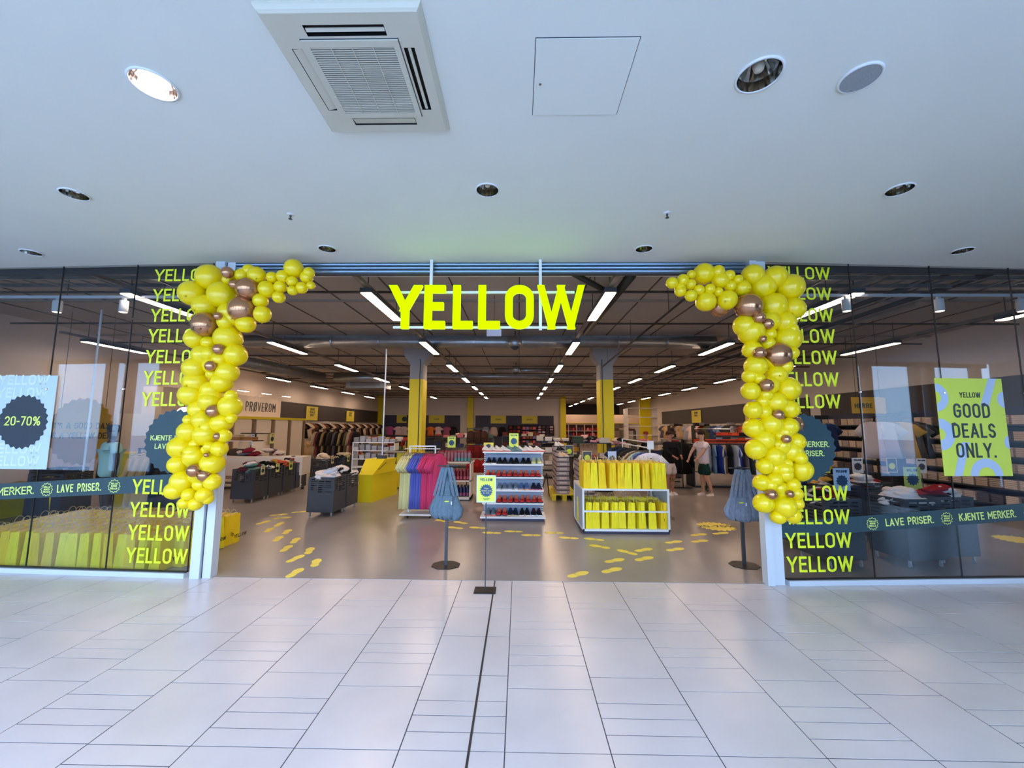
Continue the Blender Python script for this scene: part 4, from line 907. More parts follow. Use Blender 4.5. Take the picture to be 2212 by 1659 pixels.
# ------------------------------------------------------------------ dress rack
D0 = G(905, 1118); rz_ = P(905, 970, D0.y).z; x0 = P(868, 1100, D0.y).x; x1 = P(946, 1100, D0.y).x
t = thing('clothes_rack', 'white clothes rack of cream, lilac and pink dresses', 'rack', ((x0+x1)/2, D0.y+.1, 0)); W = (x1-x0)/2
MB().box(-W-.02, -.22, .06, W*.78, .22, .085).build('base_shelf', M_white, t)
zt = P(905, 963, D0.y).z
for x in (-W*.72, W*.72): MB().box(x-.012, -.012, .08, x+.012, .012, zt).build('upright', M_white, t)
MB().box(-W*.72, -.012, zt-.024, W*.72, .012, zt).build('top_bar', M_white, t)
MB().tube([(-W, 0, rz_), (W, 0, rz_)], .011, 8).build('hanging_rail', M_white, t)
for x in (-1, 1):
    for y in (-1, 1): MB().lathe([(.012, 0), (.02, .03), (.012, .06)], n=8).build('foot', M_black, t, (x*W*.62, y*.17, 0))
n = 17
for i in range(n):
    c = (224, 216, 158) if i < 5 else (94, 104, 190) if i < 10 else (214, 70, 116)
    nm = 'cream yellow' if i < 5 else 'lilac blue' if i < 10 else 'pink'; k = i if i < 5 else i-5 if i < 10 else i-10
    garment('dress', c, ((x0+x1)/2-W*.93+i*W*1.86/(n-1), D0.y+.1, rz_-.005), pi/2-.30+random.uniform(-.08, .08), '%s dress on the white rack, %s from the left of that colour' % (nm, ORD[k]), 'dress', 'dresses on the white rack', i, sc=(1, 1, 1.02))
# ------------------------------------------------------------------ tote bags on stands
M_den = mat('denim_blue', (100, 122, 140), rough=.95, noise=.18, nscale=30, bump=.3, bscale=120)
M_den2 = mat('denim_grey_blue', (128, 138, 158), rough=.95, noise=.18, nscale=30, bump=.3, bscale=120)
def tote_stand(px, pyb, ptop, label, m, rotbase, n, side):
    b = G(px, pyb); t = thing('bag_stand', label, 'stand', b); zt = P(px, ptop, b.y).z
    MB().box(-.018, -.018, .01, .018, .018, zt).build('post', M_dgrey, t)
    MB().prism([(.2*cos(a)*(1.0 if abs(cos(a)) < .9 else .95), .17*sin(a)) for a in [pi/8+pi*i/4 for i in range(8)]], 0, .012).build('base_plate', M_black, t)
    MB().tube([(-.14, 0, zt-.02), (.14, 0, zt-.02)], .009, 8).build('hook_bar', M_dgrey, t)
    for i in range(n):
        u = (i-(n-1)/2)*.036; d = thing('tote_bag', '%s denim tote bag from the left on the %s stand' % (ORD[i], side), 'bag', (b.x+u*.9, b.y-.10+.02*abs(i-n/2), zt-.03), 0, 'denim tote bags on the %s stand' % side)
        lean = u*.9; dd = random.uniform(-.02, .02)
        MB().rings([[((w_+.018*cos(6*a+i*2)*f)*cos(a)+lean*f, (dp+.022*cos(7*a+i)*f)*sin(a), z) for a in [2*pi*k/20 for k in range(20)]] for f, w_, dp, z in ((.3, .02, .02, -.22), (.45, .05, .035, -.32), (.7, .085, .05, -.42+dd), (1, .112, .055, -.52+dd), (1, .10, .05, -.60+dd), (1, .055, .03, -.66+dd))]).smooth().build('bag_body', m, d)
        for s in (-1, 1):
            MB().rings([[(lean*f+s*o+(-.016), -.016*q, z), (lean*f+s*o+.016, -.016*q, z), (lean*f+s*o+.016, -.016*q+.01, z), (lean*f+s*o-.016, -.016*q+.01, z)] for f, o, z, q in ((0, .012, .0, 1), (.1, .03, -.08, 1.3), (.3, .055, -.22, 1.8), (.55, .08, -.36, 2.6))]).build('strap', m, d)
        if i in ((n//2,) if side == 'left' else (1, n-1)):
            MB().box(lean-.06, -.072, -.48, lean+.06, -.062, -.35).build('pocket', m, d)
            MB().box(lean-.035, -.075, -.425, lean+.02, -.071, -.412).build('woven_label', M_lime, d); MB().box(lean+.045, -.078, -.46, lean+.06, -.07, -.42).build('paper_tag', M_white, d)
tote_stand(963, 1222, 1003, 'dark stand of blue denim tote bags left of the middle of the opening', M_den, 0, 4, 'left')
tote_stand(1608, 1222, 1008, 'dark stand of grey-blue denim tote bags by the right door post', M_den2, 0, 5, 'right')
# ------------------------------------------------------------------ bottles shelf
B0 = G(940, 1080); bx0 = P(938, 1080, 9.9).x; bx1 = P(1016, 1080, 9.9).x; wB = bx1-bx0
t = thing('bottle_shelf', 'pale open shelf unit holding rows of drinking bottles', 'shelf', (bx0, 9.9, 0))
M_cr = mat('shelf_cream', (226, 216, 206), rough=.5); zt = P(980, 998, 9.9).z
bz = [.09, P(980, 1038, 9.9).z, zt]
MB().box(0, 0, .03, wB, .55, .09).build('bottom_board', M_cr, t); MB().box(0, 0, bz[1]-.03, wB, .55, bz[1]).build('middle_board', M_cr, t); MB().box(0, 0, zt-.035, wB+.03, .57, zt).build('top_board', M_cr, t)
for x in (0, wB-.03): MB().box(x, 0, .03, x+.03, .57, zt).build('side_panel', M_cr, t)
MB().box(.03, .03, 0, wB-.03, .5, .03).build('plinth', M_navy, t)
def bottle_meshes(c1, c2):
    mt = bpy.data.materials.get('bottle_%s_%s' % (c1, c2))
    body = MB().lathe([(.034, 0), (.037, .01), (.037, .14), (.036, .19), (.022, .215), (.02, .225)], n=12).smooth().mesh('body', K(c1, rough=.35, coat=.2))
    low = MB().lathe([(.0378, .02), (.0378, .09)], n=12, caps=False).mesh('band', K(c2, rough=.35))
    cap = MB().lathe([(.02, .225), (.024, .228), (.024, .255), (.018, .262)], n=12).mesh('cap', K((170, 60, 80) if c1[0] > 100 else (30, 40, 60), rough=.4)); return body, low, cap
def bottles(z, n, c1, c2, xs0, nm, row, y=.12, rows_=2):
    a, l, c = bottle_meshes(c1, c2)
    for r in range(rows_):
        for i in range(n):
            b_ = thing('bottle', '%s bottle, %s from the left, %s level, %s row' % (nm, ORD[i], row, 'front' if r == 0 else 'back'), 'bottle', (bx0+xs0+.083*i, 9.9+y+r*.13, z), 0, 'drinking bottles on the pale shelf')
            put(a, 'body', b_); put(l, 'band', b_); put(c, 'cap', b_)
bottles(bz[2], 5, (170, 100, 110), (150, 70, 86), .06, 'dusty pink', 'top'); bottles(bz[2], 5, (150, 110, 130), (80, 150, 150), .48, 'pink and teal', 'top')
bottles(bz[1], 6, (130, 30, 46), (190, 90, 110), .38, 'dark red', 'middle'); bottles(bz[0], 5, (30, 40, 90), (150, 70, 110), .46, 'navy and pink', 'bottom')
# ------------------------------------------------------------------ footprints and floor badge
M_foot = mat('yellow_floor_vinyl', (248, 226, 92), rough=.5)
def foot_mesh():
    fr_ = [(.030*sin(a)*(1.0)+(.0), .075+.075*cos(a)) for a in [2*pi*i/14 for i in range(14)]]
    a = MB(); pts = [(.044*cos(u), .06+.10*sin(u)) for u in [pi*i/8 for i in range(9)]]+[(-.036, .03), (-.031, -.012), (.030, -.012), (.036, .03)]
    heel = [(.036, -.075), (.032, -.018), (-.034, -.018), (-.036, -.075)]+[(.036*cos(u), -.075+.06*sin(u)) for u in [pi+pi*i/6 for i in range(1, 6)]]
    a.prism(pts[::1], 0, .0012); a.prism(heel[::-1], 0, .0012); return a.mesh('footprint_sticker', M_foot)
fm_ = foot_mesh()
FP = [(600,1112,60,1),(608,1119,60,1),(646,1106,65,0),(567,1129,10,0),(602,1133,-10,1),(581,1145,-15,0),(619,1149,-15,1),(600,1164,-15,0),(637,1168,-15,1),(618,1185,-10,0),(668,1190,-18,1),(637,1207,8,0),(682,1216,-18,1),(636,1238,0,0),
 (955,1125,-60,0),(996,1129,-60,1),(984,1140,-70,0),(1034,1140,-78,1),(1064,1151,-84,0),(1111,1148,-86,1),(1149,1156,-88,0),(1199,1151,-88,1),(1230,1162,-80,0),(1285,1165,-70,1),(1297,1181,-60,0),(1356,1193,-45,1),(1389,1188,62,0),(1390,1207,60,1),(1326,1211,62,0),(1320,1232,58,1),(1247,1241,55,0),(1454,1171,66,0),(1457,1187,66,1),(1508,1155,70,0),(1510,1169,70,1),(1555,1152,70,0),(1434,1076,80,1)]
for i, (x, y, r, s) in enumerate(FP[:-1]):
    p = G(x, y, .005); o = put(fm_, 'footprint_sticker', None, (p.x, p.y, .0045), radians(r*-1))
    side = 'left trail' if x < 700 else 'right trail'
    k = sum(1 for q in FP[:i] if (q[0] < 700) == (x < 700))
    o.scale = (1.4, 1.12, 1) ; tag(o, 'yellow shoe print sticker on the floor, %s in the %s' % (ORD[k], side), 'sticker', 'yellow shoe print stickers')
p = G(1547, 1137, .005); t = thing('floor_sticker', 'yellow starburst floor sticker with a discount figure', 'sticker', (p.x, p.y, .0045))
MB().prism(star_poly(20, .34, .28), 0, .0012).build('starburst', M_foot, t)
tt = bpy.data.objects.new('figure_lettering', None); COL.objects.link(tt); tt.parent = t; tt.rotation_euler = (-pi/2, 0, 0); tt.location = (0, .0, .001)
text('20-70%', .14, .024, .8, .02, M_teal, tt, -.002, -.0015, 0, -.07, letters=False)
p = G(2200, 1166, .005); o = MB().prism(star_poly(20, .3, .25), 0, .0012).build('floor_sticker', M_foot, None, (p.x, p.y, .0045)); tag(o, 'yellow starburst floor sticker at the right behind the window', 'sticker')
# ------------------------------------------------------------------ shoe boxes on yellow pallets
M_kraft = mat('grey_card', (176, 160, 158), rough=.8); M_lid = mat('lid_dark', (66, 48, 60), rough=.7)
bxm = MB().box(-.155, -.1, 0, .155, .1, .09).mesh('box_body', M_kraft); bxl = MB().box(-.158, -.103, .09, .158, .103, .112).mesh('lid', M_lid)
bxt = MB().box(-.09, -.1015, .03, .09, -.1, .07).mesh('label_sticker', mat('sticker_cream', (220, 206, 196), rough=.7))
def pallet(x0, y0, w_, d_, label):
    t = thing('pallet', label, 'pallet', (x0, y0, 0)); 
    for x in (0, w_/2-.05, w_-.1): MB().box(x, 0, .022, x+.1, d_, .13).build('bearer', M_yel, t)
    for i in range(6): MB().box(0, d_*i/6+.01, .13, w_, d_*(i+1)/6-.01, .15).build('deck_board', M_yel, t)
    for x in (0, w_/2-.05, w_-.1): MB().box(x, 0, 0, x+.1, d_, .022).build('base_board', M_yel, t)
    return t
g = G(1203, 1082)
pallet(g.x-.12, g.y, .62, 1.5, 'yellow pallet under the shoe box stacks left of the bag table')
M_sh = {}
def boxstack(x, y, z, n, where, k0=0):
    for i in range(n):
        t = thing('shoe_box', 'shoe box, %s from the bottom, %s' % (ORD[i], where), 'box', (x+random.uniform(-.008, .008), y+random.uniform(-.008, .008), z+.113*i), random.uniform(-.03, .03), 'stacked shoe boxes')
        put(bxm, 'box_body', t); put(bxl, 'lid', t); put(bxt, 'label_sticker', t)
cols = ['in the front stack', 'in the second stack from the front', 'in the third stack from the front', 'in the fourth stack from the front', 'in the fifth stack from the front']
for j in range(5): boxstack(g.x+.16, g.y+.15+.27*j, .151, 8 if j < 1 else 9 if j < 3 else 10, cols[j][7:]+', left row')
for j in range(4): boxstack(g.x+.58, g.y-.9+.27*j, .01, 9, cols[j][7:]+', right row')
for i, (x, y, z, c) in enumerate(((g.x+.16, g.y+.15, .151+.113*8, (220, 196, 170)), (g.x+.15, g.y+.5, .151+.113*9, (30, 32, 40)), (g.x+.14, g.y+.98, .151+.113*10, (226, 224, 224)), (g.x+.56, g.y-.9, .01+.113*9, (70, 74, 110)), (g.x+.6, g.y-.35, .01+.113*9, (214, 206, 204)))):
    for s in (-1, 1): shoe((x+s*.05, y, z), .4+s*.3, c, (230, 226, 220), c, '%s %s shoe of the %s pair on the box stacks' % ('left' if s < 0 else 'right', cname(c), ('front', 'second', 'rear', 'right front', 'right rear')[i]), 'display shoes on box stacks')
t = thing('easel_stand', 'brown folding stand leaning beside the shoe boxes', 'stand', (g.x-.28, g.y+.3, 0))
MB().tube([(-.12, 0, 0), (.06, .1, .62)], .014, 6).build('leg', M_black, t); MB().tube([(.14, .3, 0), (.06, .1, .62)], .014, 6).build('leg', M_black, t)
# ------------------------------------------------------------------ T shirt rack behind the bag table
r0 = (2.5, 7.75); r1 = (2.52, 9.9); zr = 1.40
def rack(p0, p1, z, label, m=M_white, feet=True, double=True):
    L = sqrt((p1[0]-p0[0])**2+(p1[1]-p0[1])**2); t = thing('clothes_rack', label, 'rack', (p0[0], p0[1], 0), atan2(p1[1]-p0[1], p1[0]-p0[0]))
    MB().tube([(0, 0, z), (L, 0, z)], .014, 8).build('hanging_rail', m, t)
    for x in (.03, L-.03): 
        MB().box(x-.014, -.014, .05, x+.014, .014, z+(.12 if double else 0)).build('upright', m, t); MB().box(x-.02, -.24, .03, x+.02, .24, .06).build('foot_bar', m, t)
    if double: MB().box(.03, -.012, z+.1, L-.03, .012, z+.12).build('top_bar', m, t)
    return t, L
t, L = rack(r0, r1, zr, 'white clothes rack of T-shirts behind the yellow bag table')
MB().box(-.03, -.06, zr-.02, -.02, .06, zr+.14).build('end_card', M_white, t)
tc_ = [(40, 50, 90), (34, 60, 90), (24, 26, 34), (30, 32, 40), (60, 60, 52), (40, 34, 34), (52, 44, 42), (190, 176, 150), (120, 90, 70), (176, 206, 196), (110, 130, 170), (70, 84, 140)]
tc_ = tc_[:4]+tc_[:2]+tc_[2:]
for i, c in enumerate(tc_[::-1]):
    f = (.25+i*.155)/L; garment('shirt', c, (r0[0]+(r1[0]-r0[0])*f, r0[1]+(r1[1]-r0[1])*f, zr-.01), .12+random.uniform(-.05, .05), '%s T-shirt on the white rack behind the bags, %s from the front' % (cname(c), ORD[i+1]), 'shirt', 'T-shirts on the white rack', i)
o = garment('shirt', (232, 226, 236), (r0[0], r0[1]+.02, zr-.0), -.05, 'white T-shirt facing front at the near end of the white rack', 'shirt', 'T-shirts on the white rack', 2, sc=(.95, 1.1, 1))
MB().box(-.02, -.055, -.2, .02, -.05, -.185).build('neck_label', M_black, o); MB().box(.05, -.058, -.3, .08, -.053, -.27).build('price_tag', M_black, o); MB().box(.05, -.058, -.35, .08, -.053, -.325).build('price_tag', M_black, o)
# ------------------------------------------------------------------ yellow counters
def prismx(poly, x0, x1):   # polygon in yz extruded along x
    n = len(poly); m = MB(); m.add([(x0, y, z) for y, z in poly]+[(x1, y, z) for y, z in poly], [tuple(range(n))[::-1], tuple(range(n, 2*n))]+[(i, (i+1) % n, n+(i+1) % n, n+i) for i in range(n)]); return m
c0 = G(772, 1085); c1 = G(804, 1085)
t = thing('sales_counter', 'yellow counter with a sloped front, left of the white dress rack', 'counter', (c0.x, c0.y, 0), -.10)
wc = c1.x-c0.x
MB().prism([(0, 0), (wc, 0), (wc+.10, 1.25), (.06, 1.25)], 0, .64).build('base_cabinet', M_yel, t)
MB().rings([[(0.0, .02, .64), (wc, .02, .64), (wc+.14, .9, .64), (.02, .9, .64)], [(-.02, .36, .98), (wc+.13, .36, .98), (wc+.2, .9, .98), (.02, .9, .98)]]).build('sloped_top', mat('yellow_laminate', (244, 218, 20), rough=.4), t)
MB().tube([(.02, .08, .70), (.12, .06, .66), (.25, .1, .70), (.42, .2, .76), (.5, .4, .9)], .006, 5).build('cable', M_black, t)
MB().box(.2, .5, .98, .42, .62, 1.06).build('card_terminal', M_dgrey, t)
c0 = P(850, 1055, 11.8)
t = thing('sales_counter', 'second yellow counter farther back beside the dark table leg', 'counter', (c0.x-.2, 11.8, 0))
MB().box(0, 0, 0, .95, .65, .68).build('base_cabinet', M_yel, t); MB().box(.15, .15, .68, .95, .65, 1.0).build('upper_cabinet', mat('yellow_laminate', (244, 218, 20)), t); MB().box(-.35, .1, 0, 0, .65, .5).build('side_cabinet', M_yel, t)
# high table with dark leg
p = G(852, 1053); t = thing('bar_table', 'dark slim pedestal table behind the dress rack', 'table', (p.x, p.y, 0))
MB().box(-.025, -.025, 0, .025, .025, 1.02).build('pedestal', M_black, t); MB().box(-.3, -.2, 1.02, .3, .2, 1.05).build('table_top', mat('grey_top', (150, 146, 140)), t); MB().box(-.22, -.16, 0, .22, .16, .02).build('base', M_black, t)
# ------------------------------------------------------------------ shelf gondolas and heaps of goods in the middle of the store
def gondola(x, y, w_, d_, h_, label, tiers=3, m=M_dgrey, rot=0):
    t = thing('display_shelf', label, 'shelf', (x, y, 0), rot)
    for k in range(tiers+1):
        z = .06+(h_-.06)*k/tiers; MB().box(-w_/2, 0, z-.025, w_/2, d_, z).build('shelf_board', m, t)
    for xx in (-w_/2, w_/2-.03): MB().box(xx, 0, 0, xx+.03, d_, h_).build('side_panel', m, t)
    return t
random.seed(11)
PC = [(170, 60, 60), (60, 70, 110), (210, 190, 170), (230, 220, 214), (40, 40, 44), (120, 100, 60), (90, 120, 100), (214, 120, 130), (150, 140, 130), (190, 150, 60)]
FM = {}
def folded(x, y, z, w_, d_, h_, c, label, group, rot=0, name='folded_shirt', cat='clothes'):
    k = (round(w_, 2), round(d_, 2), round(h_, 2), tuple(c))
    if k not in FM:
        n = max(2, int(h_/.035)); mb = MB(); R = []
        for i in range(n):
            for f, e in ((0, .94), (.5, 1), (1, .94)):
                zz = h_*(i+f*.94)/n; R.append([(sx_*w_/2*e, sy_*d_/2*e, zz) for sx_, sy_ in ((-1, -1), (1, -1), (1, 1), (-1, 1))])
        FM[k] = mb.rings(R).mesh('fabric', FAB(c))
    o = put(FM[k], name, None, (x, y, z), rot); return tag(o, label, cat, group)
gn = 0
def stocked(x, y, w_, d_, h_, where, pal, tiers=3, top=True, m=M_dgrey, rows_=None, cell=.3):
    gondola(x, y, w_, d_, h_, '%s shelf unit %s' % ('dark' if m is M_dgrey else 'pale', where), tiers, m); n = int(w_/cell)
    for k in range(tiers+(1 if top else 0)):
        z = .06+(h_-.06)*k/tiers
        if k < tiers-2: continue
        for i in range(n):
            c = random.choice(pal); hh = random.choice((.1, .14, .18)); 
            folded(x-w_/2+(i+.5)*w_/n, y+.17, z, w_/n*.8, .26, min(hh, (h_/tiers)*.8), c, '%s pile, %s on the %s level, shelf %s' % (cname(c), ORD[i], ('lowest', 'second', 'third', 'fourth', 'fifth', 'sixth')[k], where), 'folded garments on the shelf '+where)
stocked(-5.6, 17.0, 2.0, .6, 1.15, 'left of the left column', PC, 3)
stocked(-3.6, 15.4, 1.4, .6, 1.25, 'behind the left column', [(60, 56, 54), (120, 110, 100), (40, 38, 40), (90, 86, 84)], 3, m=M_black)
stocked(-2.4, 17.6, 2.6, .6, 1.3, 'left of the middle', PC, 3)
stocked(.1, 19.0, 1.8, .6, 1.35, 'in the middle', [(150, 40, 44), (120, 60, 50), (60, 44, 40), (200, 180, 150)], 3)
stocked(1.2, 14.2, 1.2, .6, 1.3, 'right of the shoe shelves', [(226, 218, 214), (214, 200, 190), (230, 226, 226)], 3, m=M_black)
stocked(1.7, 16.6, 1.6, .6, 1.15, 'right of the middle', PC, 3)
stocked(2.05, 11.4, 1.1, .5, 1.35, 'in front of the right column', [(36, 34, 36), (60, 70, 60), (170, 90, 90), (200, 190, 180)], 3, m=M_black)
stocked(3.6, 13.4, 1.4, .6, 1.3, 'beside the right column', PC, 3)
stocked(5.0, 14.6, 1.6, .6, 1.2, 'behind the shoppers', PC, 3)
stocked(-4.4, 12.2, 1.3, .4, 1.3, 'of clear packets', [(170, 168, 176), (190, 186, 190), (150, 146, 150)], 5, m=M_white, cell=.18)
heap(1.2, 14.5, 1.3, .9, .4, [(226, 218, 214), BLK, GRY], 6, '%s bundle, %s on the shelf right of the shoes', 'bundles on shelves', 300)
heap(2.05, 11.6, 1.36, .9, .4, [PNK, (222, 170, 160), GRY, BLK], 8, '%s bundle, %s on the shelf before the right column', 'bundles on shelves at the right column', 310)
heap(2.9, 12.0, 1.3, .9, .4, [PNK, BLK, BEI], 6, '%s bundle, %s beside the right column', 'bundles by the right column', 320)
heap(-2.4, 17.9, 1.32, 2.0, .4, [BEI, WHT, (60, 90, 80), BLK, RED], 12, '%s bundle, %s on the shelf left of the middle', 'bundles on the shelf left of the middle', 330)
# red backpacks hanging on a dark rack in the middle
t = thing('clothes_rack', 'dark rack of red bags behind the bottle shelf', 'rack', (P(1032, 950, 12.4).x, 12.4, 0))
for x in (-.32, .32): MB().box(x-.015, -.015, 0, x+.015, .015, 1.75).build('upright', M_black, t)
for z in (1.7, 1.2, .7): MB().box(-.32, -.015, z, .32, .015, z+.03).build('cross_bar', M_black, t)
for k, z in enumerate((1.68, 1.25, .82)):
    for i in range(3):
        d = thing('backpack', '%s bag hanging %s on the dark rack behind the bottles' % (('brown', 'dark red', 'red')[k], ('left', 'in the middle', 'right')[i]), 'bag', (P(1032, 950, 12.4).x-.2+.2*i, 12.3, z), 0, 'bags on the dark rack')
        c = ((70, 40, 30), (120, 30, 30), (160, 36, 34))[k]
        MB().rings([[(w_*cos(2*pi*q/12), .08*sin(2*pi*q/12), zz) for q in range(12)] for w_, zz in ((.04, -.02), (.10, -.06), (.13, -.2), (.14, -.36), (.11, -.41))]).smooth().build('bag_body', FAB(c), d)
        MB().box(-.08, -.1, -.36, .08, -.07, -.22).build('front_pocket', FAB(tuple(int(v*.8) for v in c)), d)
# ------------------------------------------------------------------ back wall goods
for i, (px, c, k) in enumerate(((834, (110, 112, 104), 'shirt'), (843.5, (196, 96, 150), 'shirt'), (862, (240, 206, 210), 'shirt'), (874, (220, 200, 196), 'shirt'), (913, (112, 104, 98), 'polo'), (931, (240, 124, 60), 'shirt'), (947.5, (238, 208, 200), 'shirt'), (965.5, (176, 100, 130), 'shirt'), (980, (40, 36, 40), 'longsleeve'),
        (1032, (96, 70, 76), 'shirt'), (1050, (170, 160, 176), 'longsleeve'), (1067, (206, 180, 166), 'longsleeve'), (1085, (34, 32, 38), 'longsleeve'))):
    garment(k, c, (xb(px), YB-.14, zb(920)), random.uniform(-.15, .15), '%s top facing front on the back wall, %s from the left' % (cname(c), ORD[i]), 'shirt', 'tops on the back wall', i, sc=1.1)
M_dsh = mat('dark_shelf', (46, 34, 42), rough=.6)
for nm, a, b, pal, rows_ in (('with red and black piles', 1098, 1126, [(130, 40, 40), (60, 40, 40), (170, 70, 50), (30, 28, 34)], 5), ('with bright pink and lilac piles', 1127, 1159, [(232, 110, 130), (140, 130, 196), (150, 90, 60)], 4), ('with boxed shoes and pink piles', 1160, 1196, [(196, 150, 164), (214, 190, 196), (90, 70, 80), (120, 100, 110)], 7)):
    x0, x1 = xb(a), xb(b); t = thing('shelf_unit', 'dark wall shelves %s on the back wall' % nm, 'shelf', (x0, YB-.5, 0)); z1 = zb(918); z0 = .4; zs = [z0+(z1-z0)*k/rows_ for k in range(rows_+1)]
    for z in zs: MB().box(0, 0, z-.03, x1-x0, .44, z).build('shelf_board', M_dsh, t)
    for x in (0, x1-x0-.03): MB().box(x, 0, 0, x+.03, .44, z1).build('side_panel', M_dsh, t)
    n = int((x1-x0)/.3)
    for q, c in enumerate(pal):
        mb = MB()
        for k, z in enumerate(zs[:-1]):
            for i in range(n):
                if (i+k*(i % 2)) % len(pal) == q:
                    xx = .05+(i+.5)*(x1-x0-.1)/n; hh = (z1-z0)/rows_*.62
                    for e in range(3): mb.box(xx-.12, .04+.004*(e % 2), z+hh*e/3+.002, xx+.12, .33, z+hh*(e+1)/3)
        mb.build('folded_piles', FAB(c), t, stuff=True)
# cap shelves in the right alcove wall
xa = lambda px: P(px, 921, 36).x
x0, x1 = xa(1210), xa(1298); t = thing('shelf_unit', 'pale cubby shelves full of red and pink caps and hats, right of the back wall', 'shelf', (x0, 35.9, 0)); zs = [.3, 1.0, 1.45, 2.02]
M_cub = mat('cubby_pale', (196, 176, 164), rough=.6)
for z in zs: MB().box(0, 0, z-.05, x1-x0, .45, z).build('shelf_board', M_cub, t)
MB().box(0, .42, .2, x1-x0, .45, 2.0).build('back_panel', mat('cubby_back', (96, 50, 50), rough=.7), t)
for k in range(6): MB().box((x1-x0-.06)*k/5, 0, 0, (x1-x0-.06)*k/5+.06, .45, 2.02).build('divider', M_cub, t)
capm = MB().rings([[(.12*cos(2*pi*k/12)*s, .12*sin(2*pi*k/12)*s, z) for k in range(12)] for s, z in ((1, 0), (1.02, .06), (.85, .14), (.4, .19))]).smooth()
CAP = {}
for k, z in enumerate(zs[:-1]):
    for i in range(14):
        c = random.choice([(190, 60, 70), (160, 40, 50), (214, 110, 120), (90, 60, 80), (60, 70, 130), (140, 60, 60)]); key = tuple(c)
        if key not in CAP: CAP[key] = capm.mesh('crown', FAB(c))
        o = put(CAP[key], 'cap', None, (x0+.18+i*(x1-x0-.3)/13, 36.05, z), 0); o.scale = (1, 1, 1.35); tag(o, '%s knitted cap, %s along the %s row of the cubby shelves' % (cname(c), ORD[i], ('lowest', 'middle', 'top')[k]), 'cap', 'caps in the cubby shelves')
# bulkhead panel over the cubby shelves
t = thing('sign_board', 'pale board above the cap shelves at the right end of the back wall', 'board', (x0, 36.2, 2.1)); MB().box(0, 0, 0, 2.6*2.9, .1, .78).build('board', mat('cream_board', (226, 200, 178), rough=.7), t); MB().box(0, -.02, 0, 7.5, 0, .04).build('bottom_trim', M_yel, t)
p = P(1375, 916, 42); t = thing('wall_disc', 'round yellow disc on the cream wall at the far right back', 'sign', (p.x, 42, p.z))
MB().plate([(1.35*cos(2*pi*i/40), 1.05*sin(2*pi*i/40)) for i in range(40)], 0, .03).build('disc', M_yel, t); text('YELLOW', .22, .03, .8, .05, M_navy, t, -.01, 0, -.5, 0, letters=False)
MB().tube([(0, .015, .8), (0, .015, ZS-p.z)], .012, 6).build('hanger', M_dgrey, t)
p = P(1390, 950, 20); t = gondola(p.x, 20, 1.5, .8, 2.75, 'tall pale wire shelf tower in front of the cream wall', 6, M_cr)
stocked(P(1345, 950, 24).x, 24, 1.6, .5, 1.6, 'before the cream wall', [(120, 80, 60), (90, 60, 40), (170, 150, 130)], 2)
# ------------------------------------------------------------------ wall rails of clothes
LCOL = [(214, 196, 170), (120, 30, 34), (206, 190, 160), (96, 92, 84), (216, 204, 176), (110, 70, 50), (190, 140, 70), (200, 160, 80), (140, 40, 36), (40, 36, 40), (26, 24, 28), (130, 90, 50), (150, 50, 40), (110, 80, 50), (90, 40, 36), (160, 110, 70)]
def wall_rail(X, y0, y1, z, label, s):
    t = thing('wall_rail', label, 'rail', (X, y0, z)); MB().tube([(0, 0, 0), (0, y1-y0, 0)], .015, 6).build('rail', M_chrome, t)
    for f in (0, .5, 1): MB().tube([(0, (y1-y0)*f, 0), (s*.3, (y1-y0)*f, 0)], .012, 6).build('bracket', M_chrome, t)
wall_rail(-11.3, 19.4, 32.5, 2.0, 'upper chrome rail along the left wall', -1)
for i in range(30):
    c = LCOL[(i*5+i//3) % len(LCOL)]; garment('shirt', c, (-11.3, 20.0+i*.42, 2.0), .35, '%s top on the upper rail of the left wall, %s from the front' % (cname(c), ORD[i]), 'shirt', 'tops on the upper left wall rail', i, sc=1.12)
wall_rail(-11.25, 19.4, 32.5, 1.05, 'lower chrome rail along the left wall', -1)
for i in range(30):
    c = [(206, 170, 120), (190, 150, 110), (170, 60, 40), (200, 180, 150), (150, 110, 80), (120, 40, 34)][(i*3) % 6]; garment('shirt', c, (-11.25, 20.0+i*.42, 1.07), .35, '%s garment on the lower rail of the left wall, %s from the front' % (cname(c), ORD[i]), 'shirt', 'garments on the lower left wall rail', i, sc=1.1)
DK = [(176, 160, 130), (70, 60, 52), (30, 26, 28), (150, 120, 84), (26, 24, 26), (120, 60, 60), (40, 34, 34), (100, 84, 60), (22, 20, 24), (150, 130, 90), (24, 22, 24), (90, 88, 96)]
t, L = rack((-8.95, 17.6), (-7.4, 18.4), 1.62, 'dark rack of long dark garments right of the fitting rooms', M_black, double=False)
for i in range(15):
    c = DK[(i*5) % 12]; garment('long', c, (-8.95+1.55*(i+.5)/15, 17.6+.8*(i+.5)/15, 1.61), 1.25, 'long %s garment by the fitting rooms, %s from the left' % (cname(c), ORD[i]), 'clothes', 'long garments by the fitting rooms', i, sc=1.05)
t, L = rack((-6.9, 21.0), (-5.2, 20.4), 1.3, 'dark rack of brown and red garments behind the counter', M_black, double=False)
for i in range(14):
    c = [(206, 180, 150), (170, 70, 40), (190, 160, 130), (140, 40, 34), (90, 60, 40)][(i*2) % 5]; garment('long', c, (-6.9+1.7*(i+.5)/14, 21.0-.6*(i+.5)/14, 1.3), 1.2, '%s garment on the dark rack behind the counter, %s from the left' % (cname(c), ORD[i]), 'clothes', 'garments behind the counter', i)
wall_rail(10.75, 17.2, 31.5, 2.02, 'chrome rail along the right wall', 1)
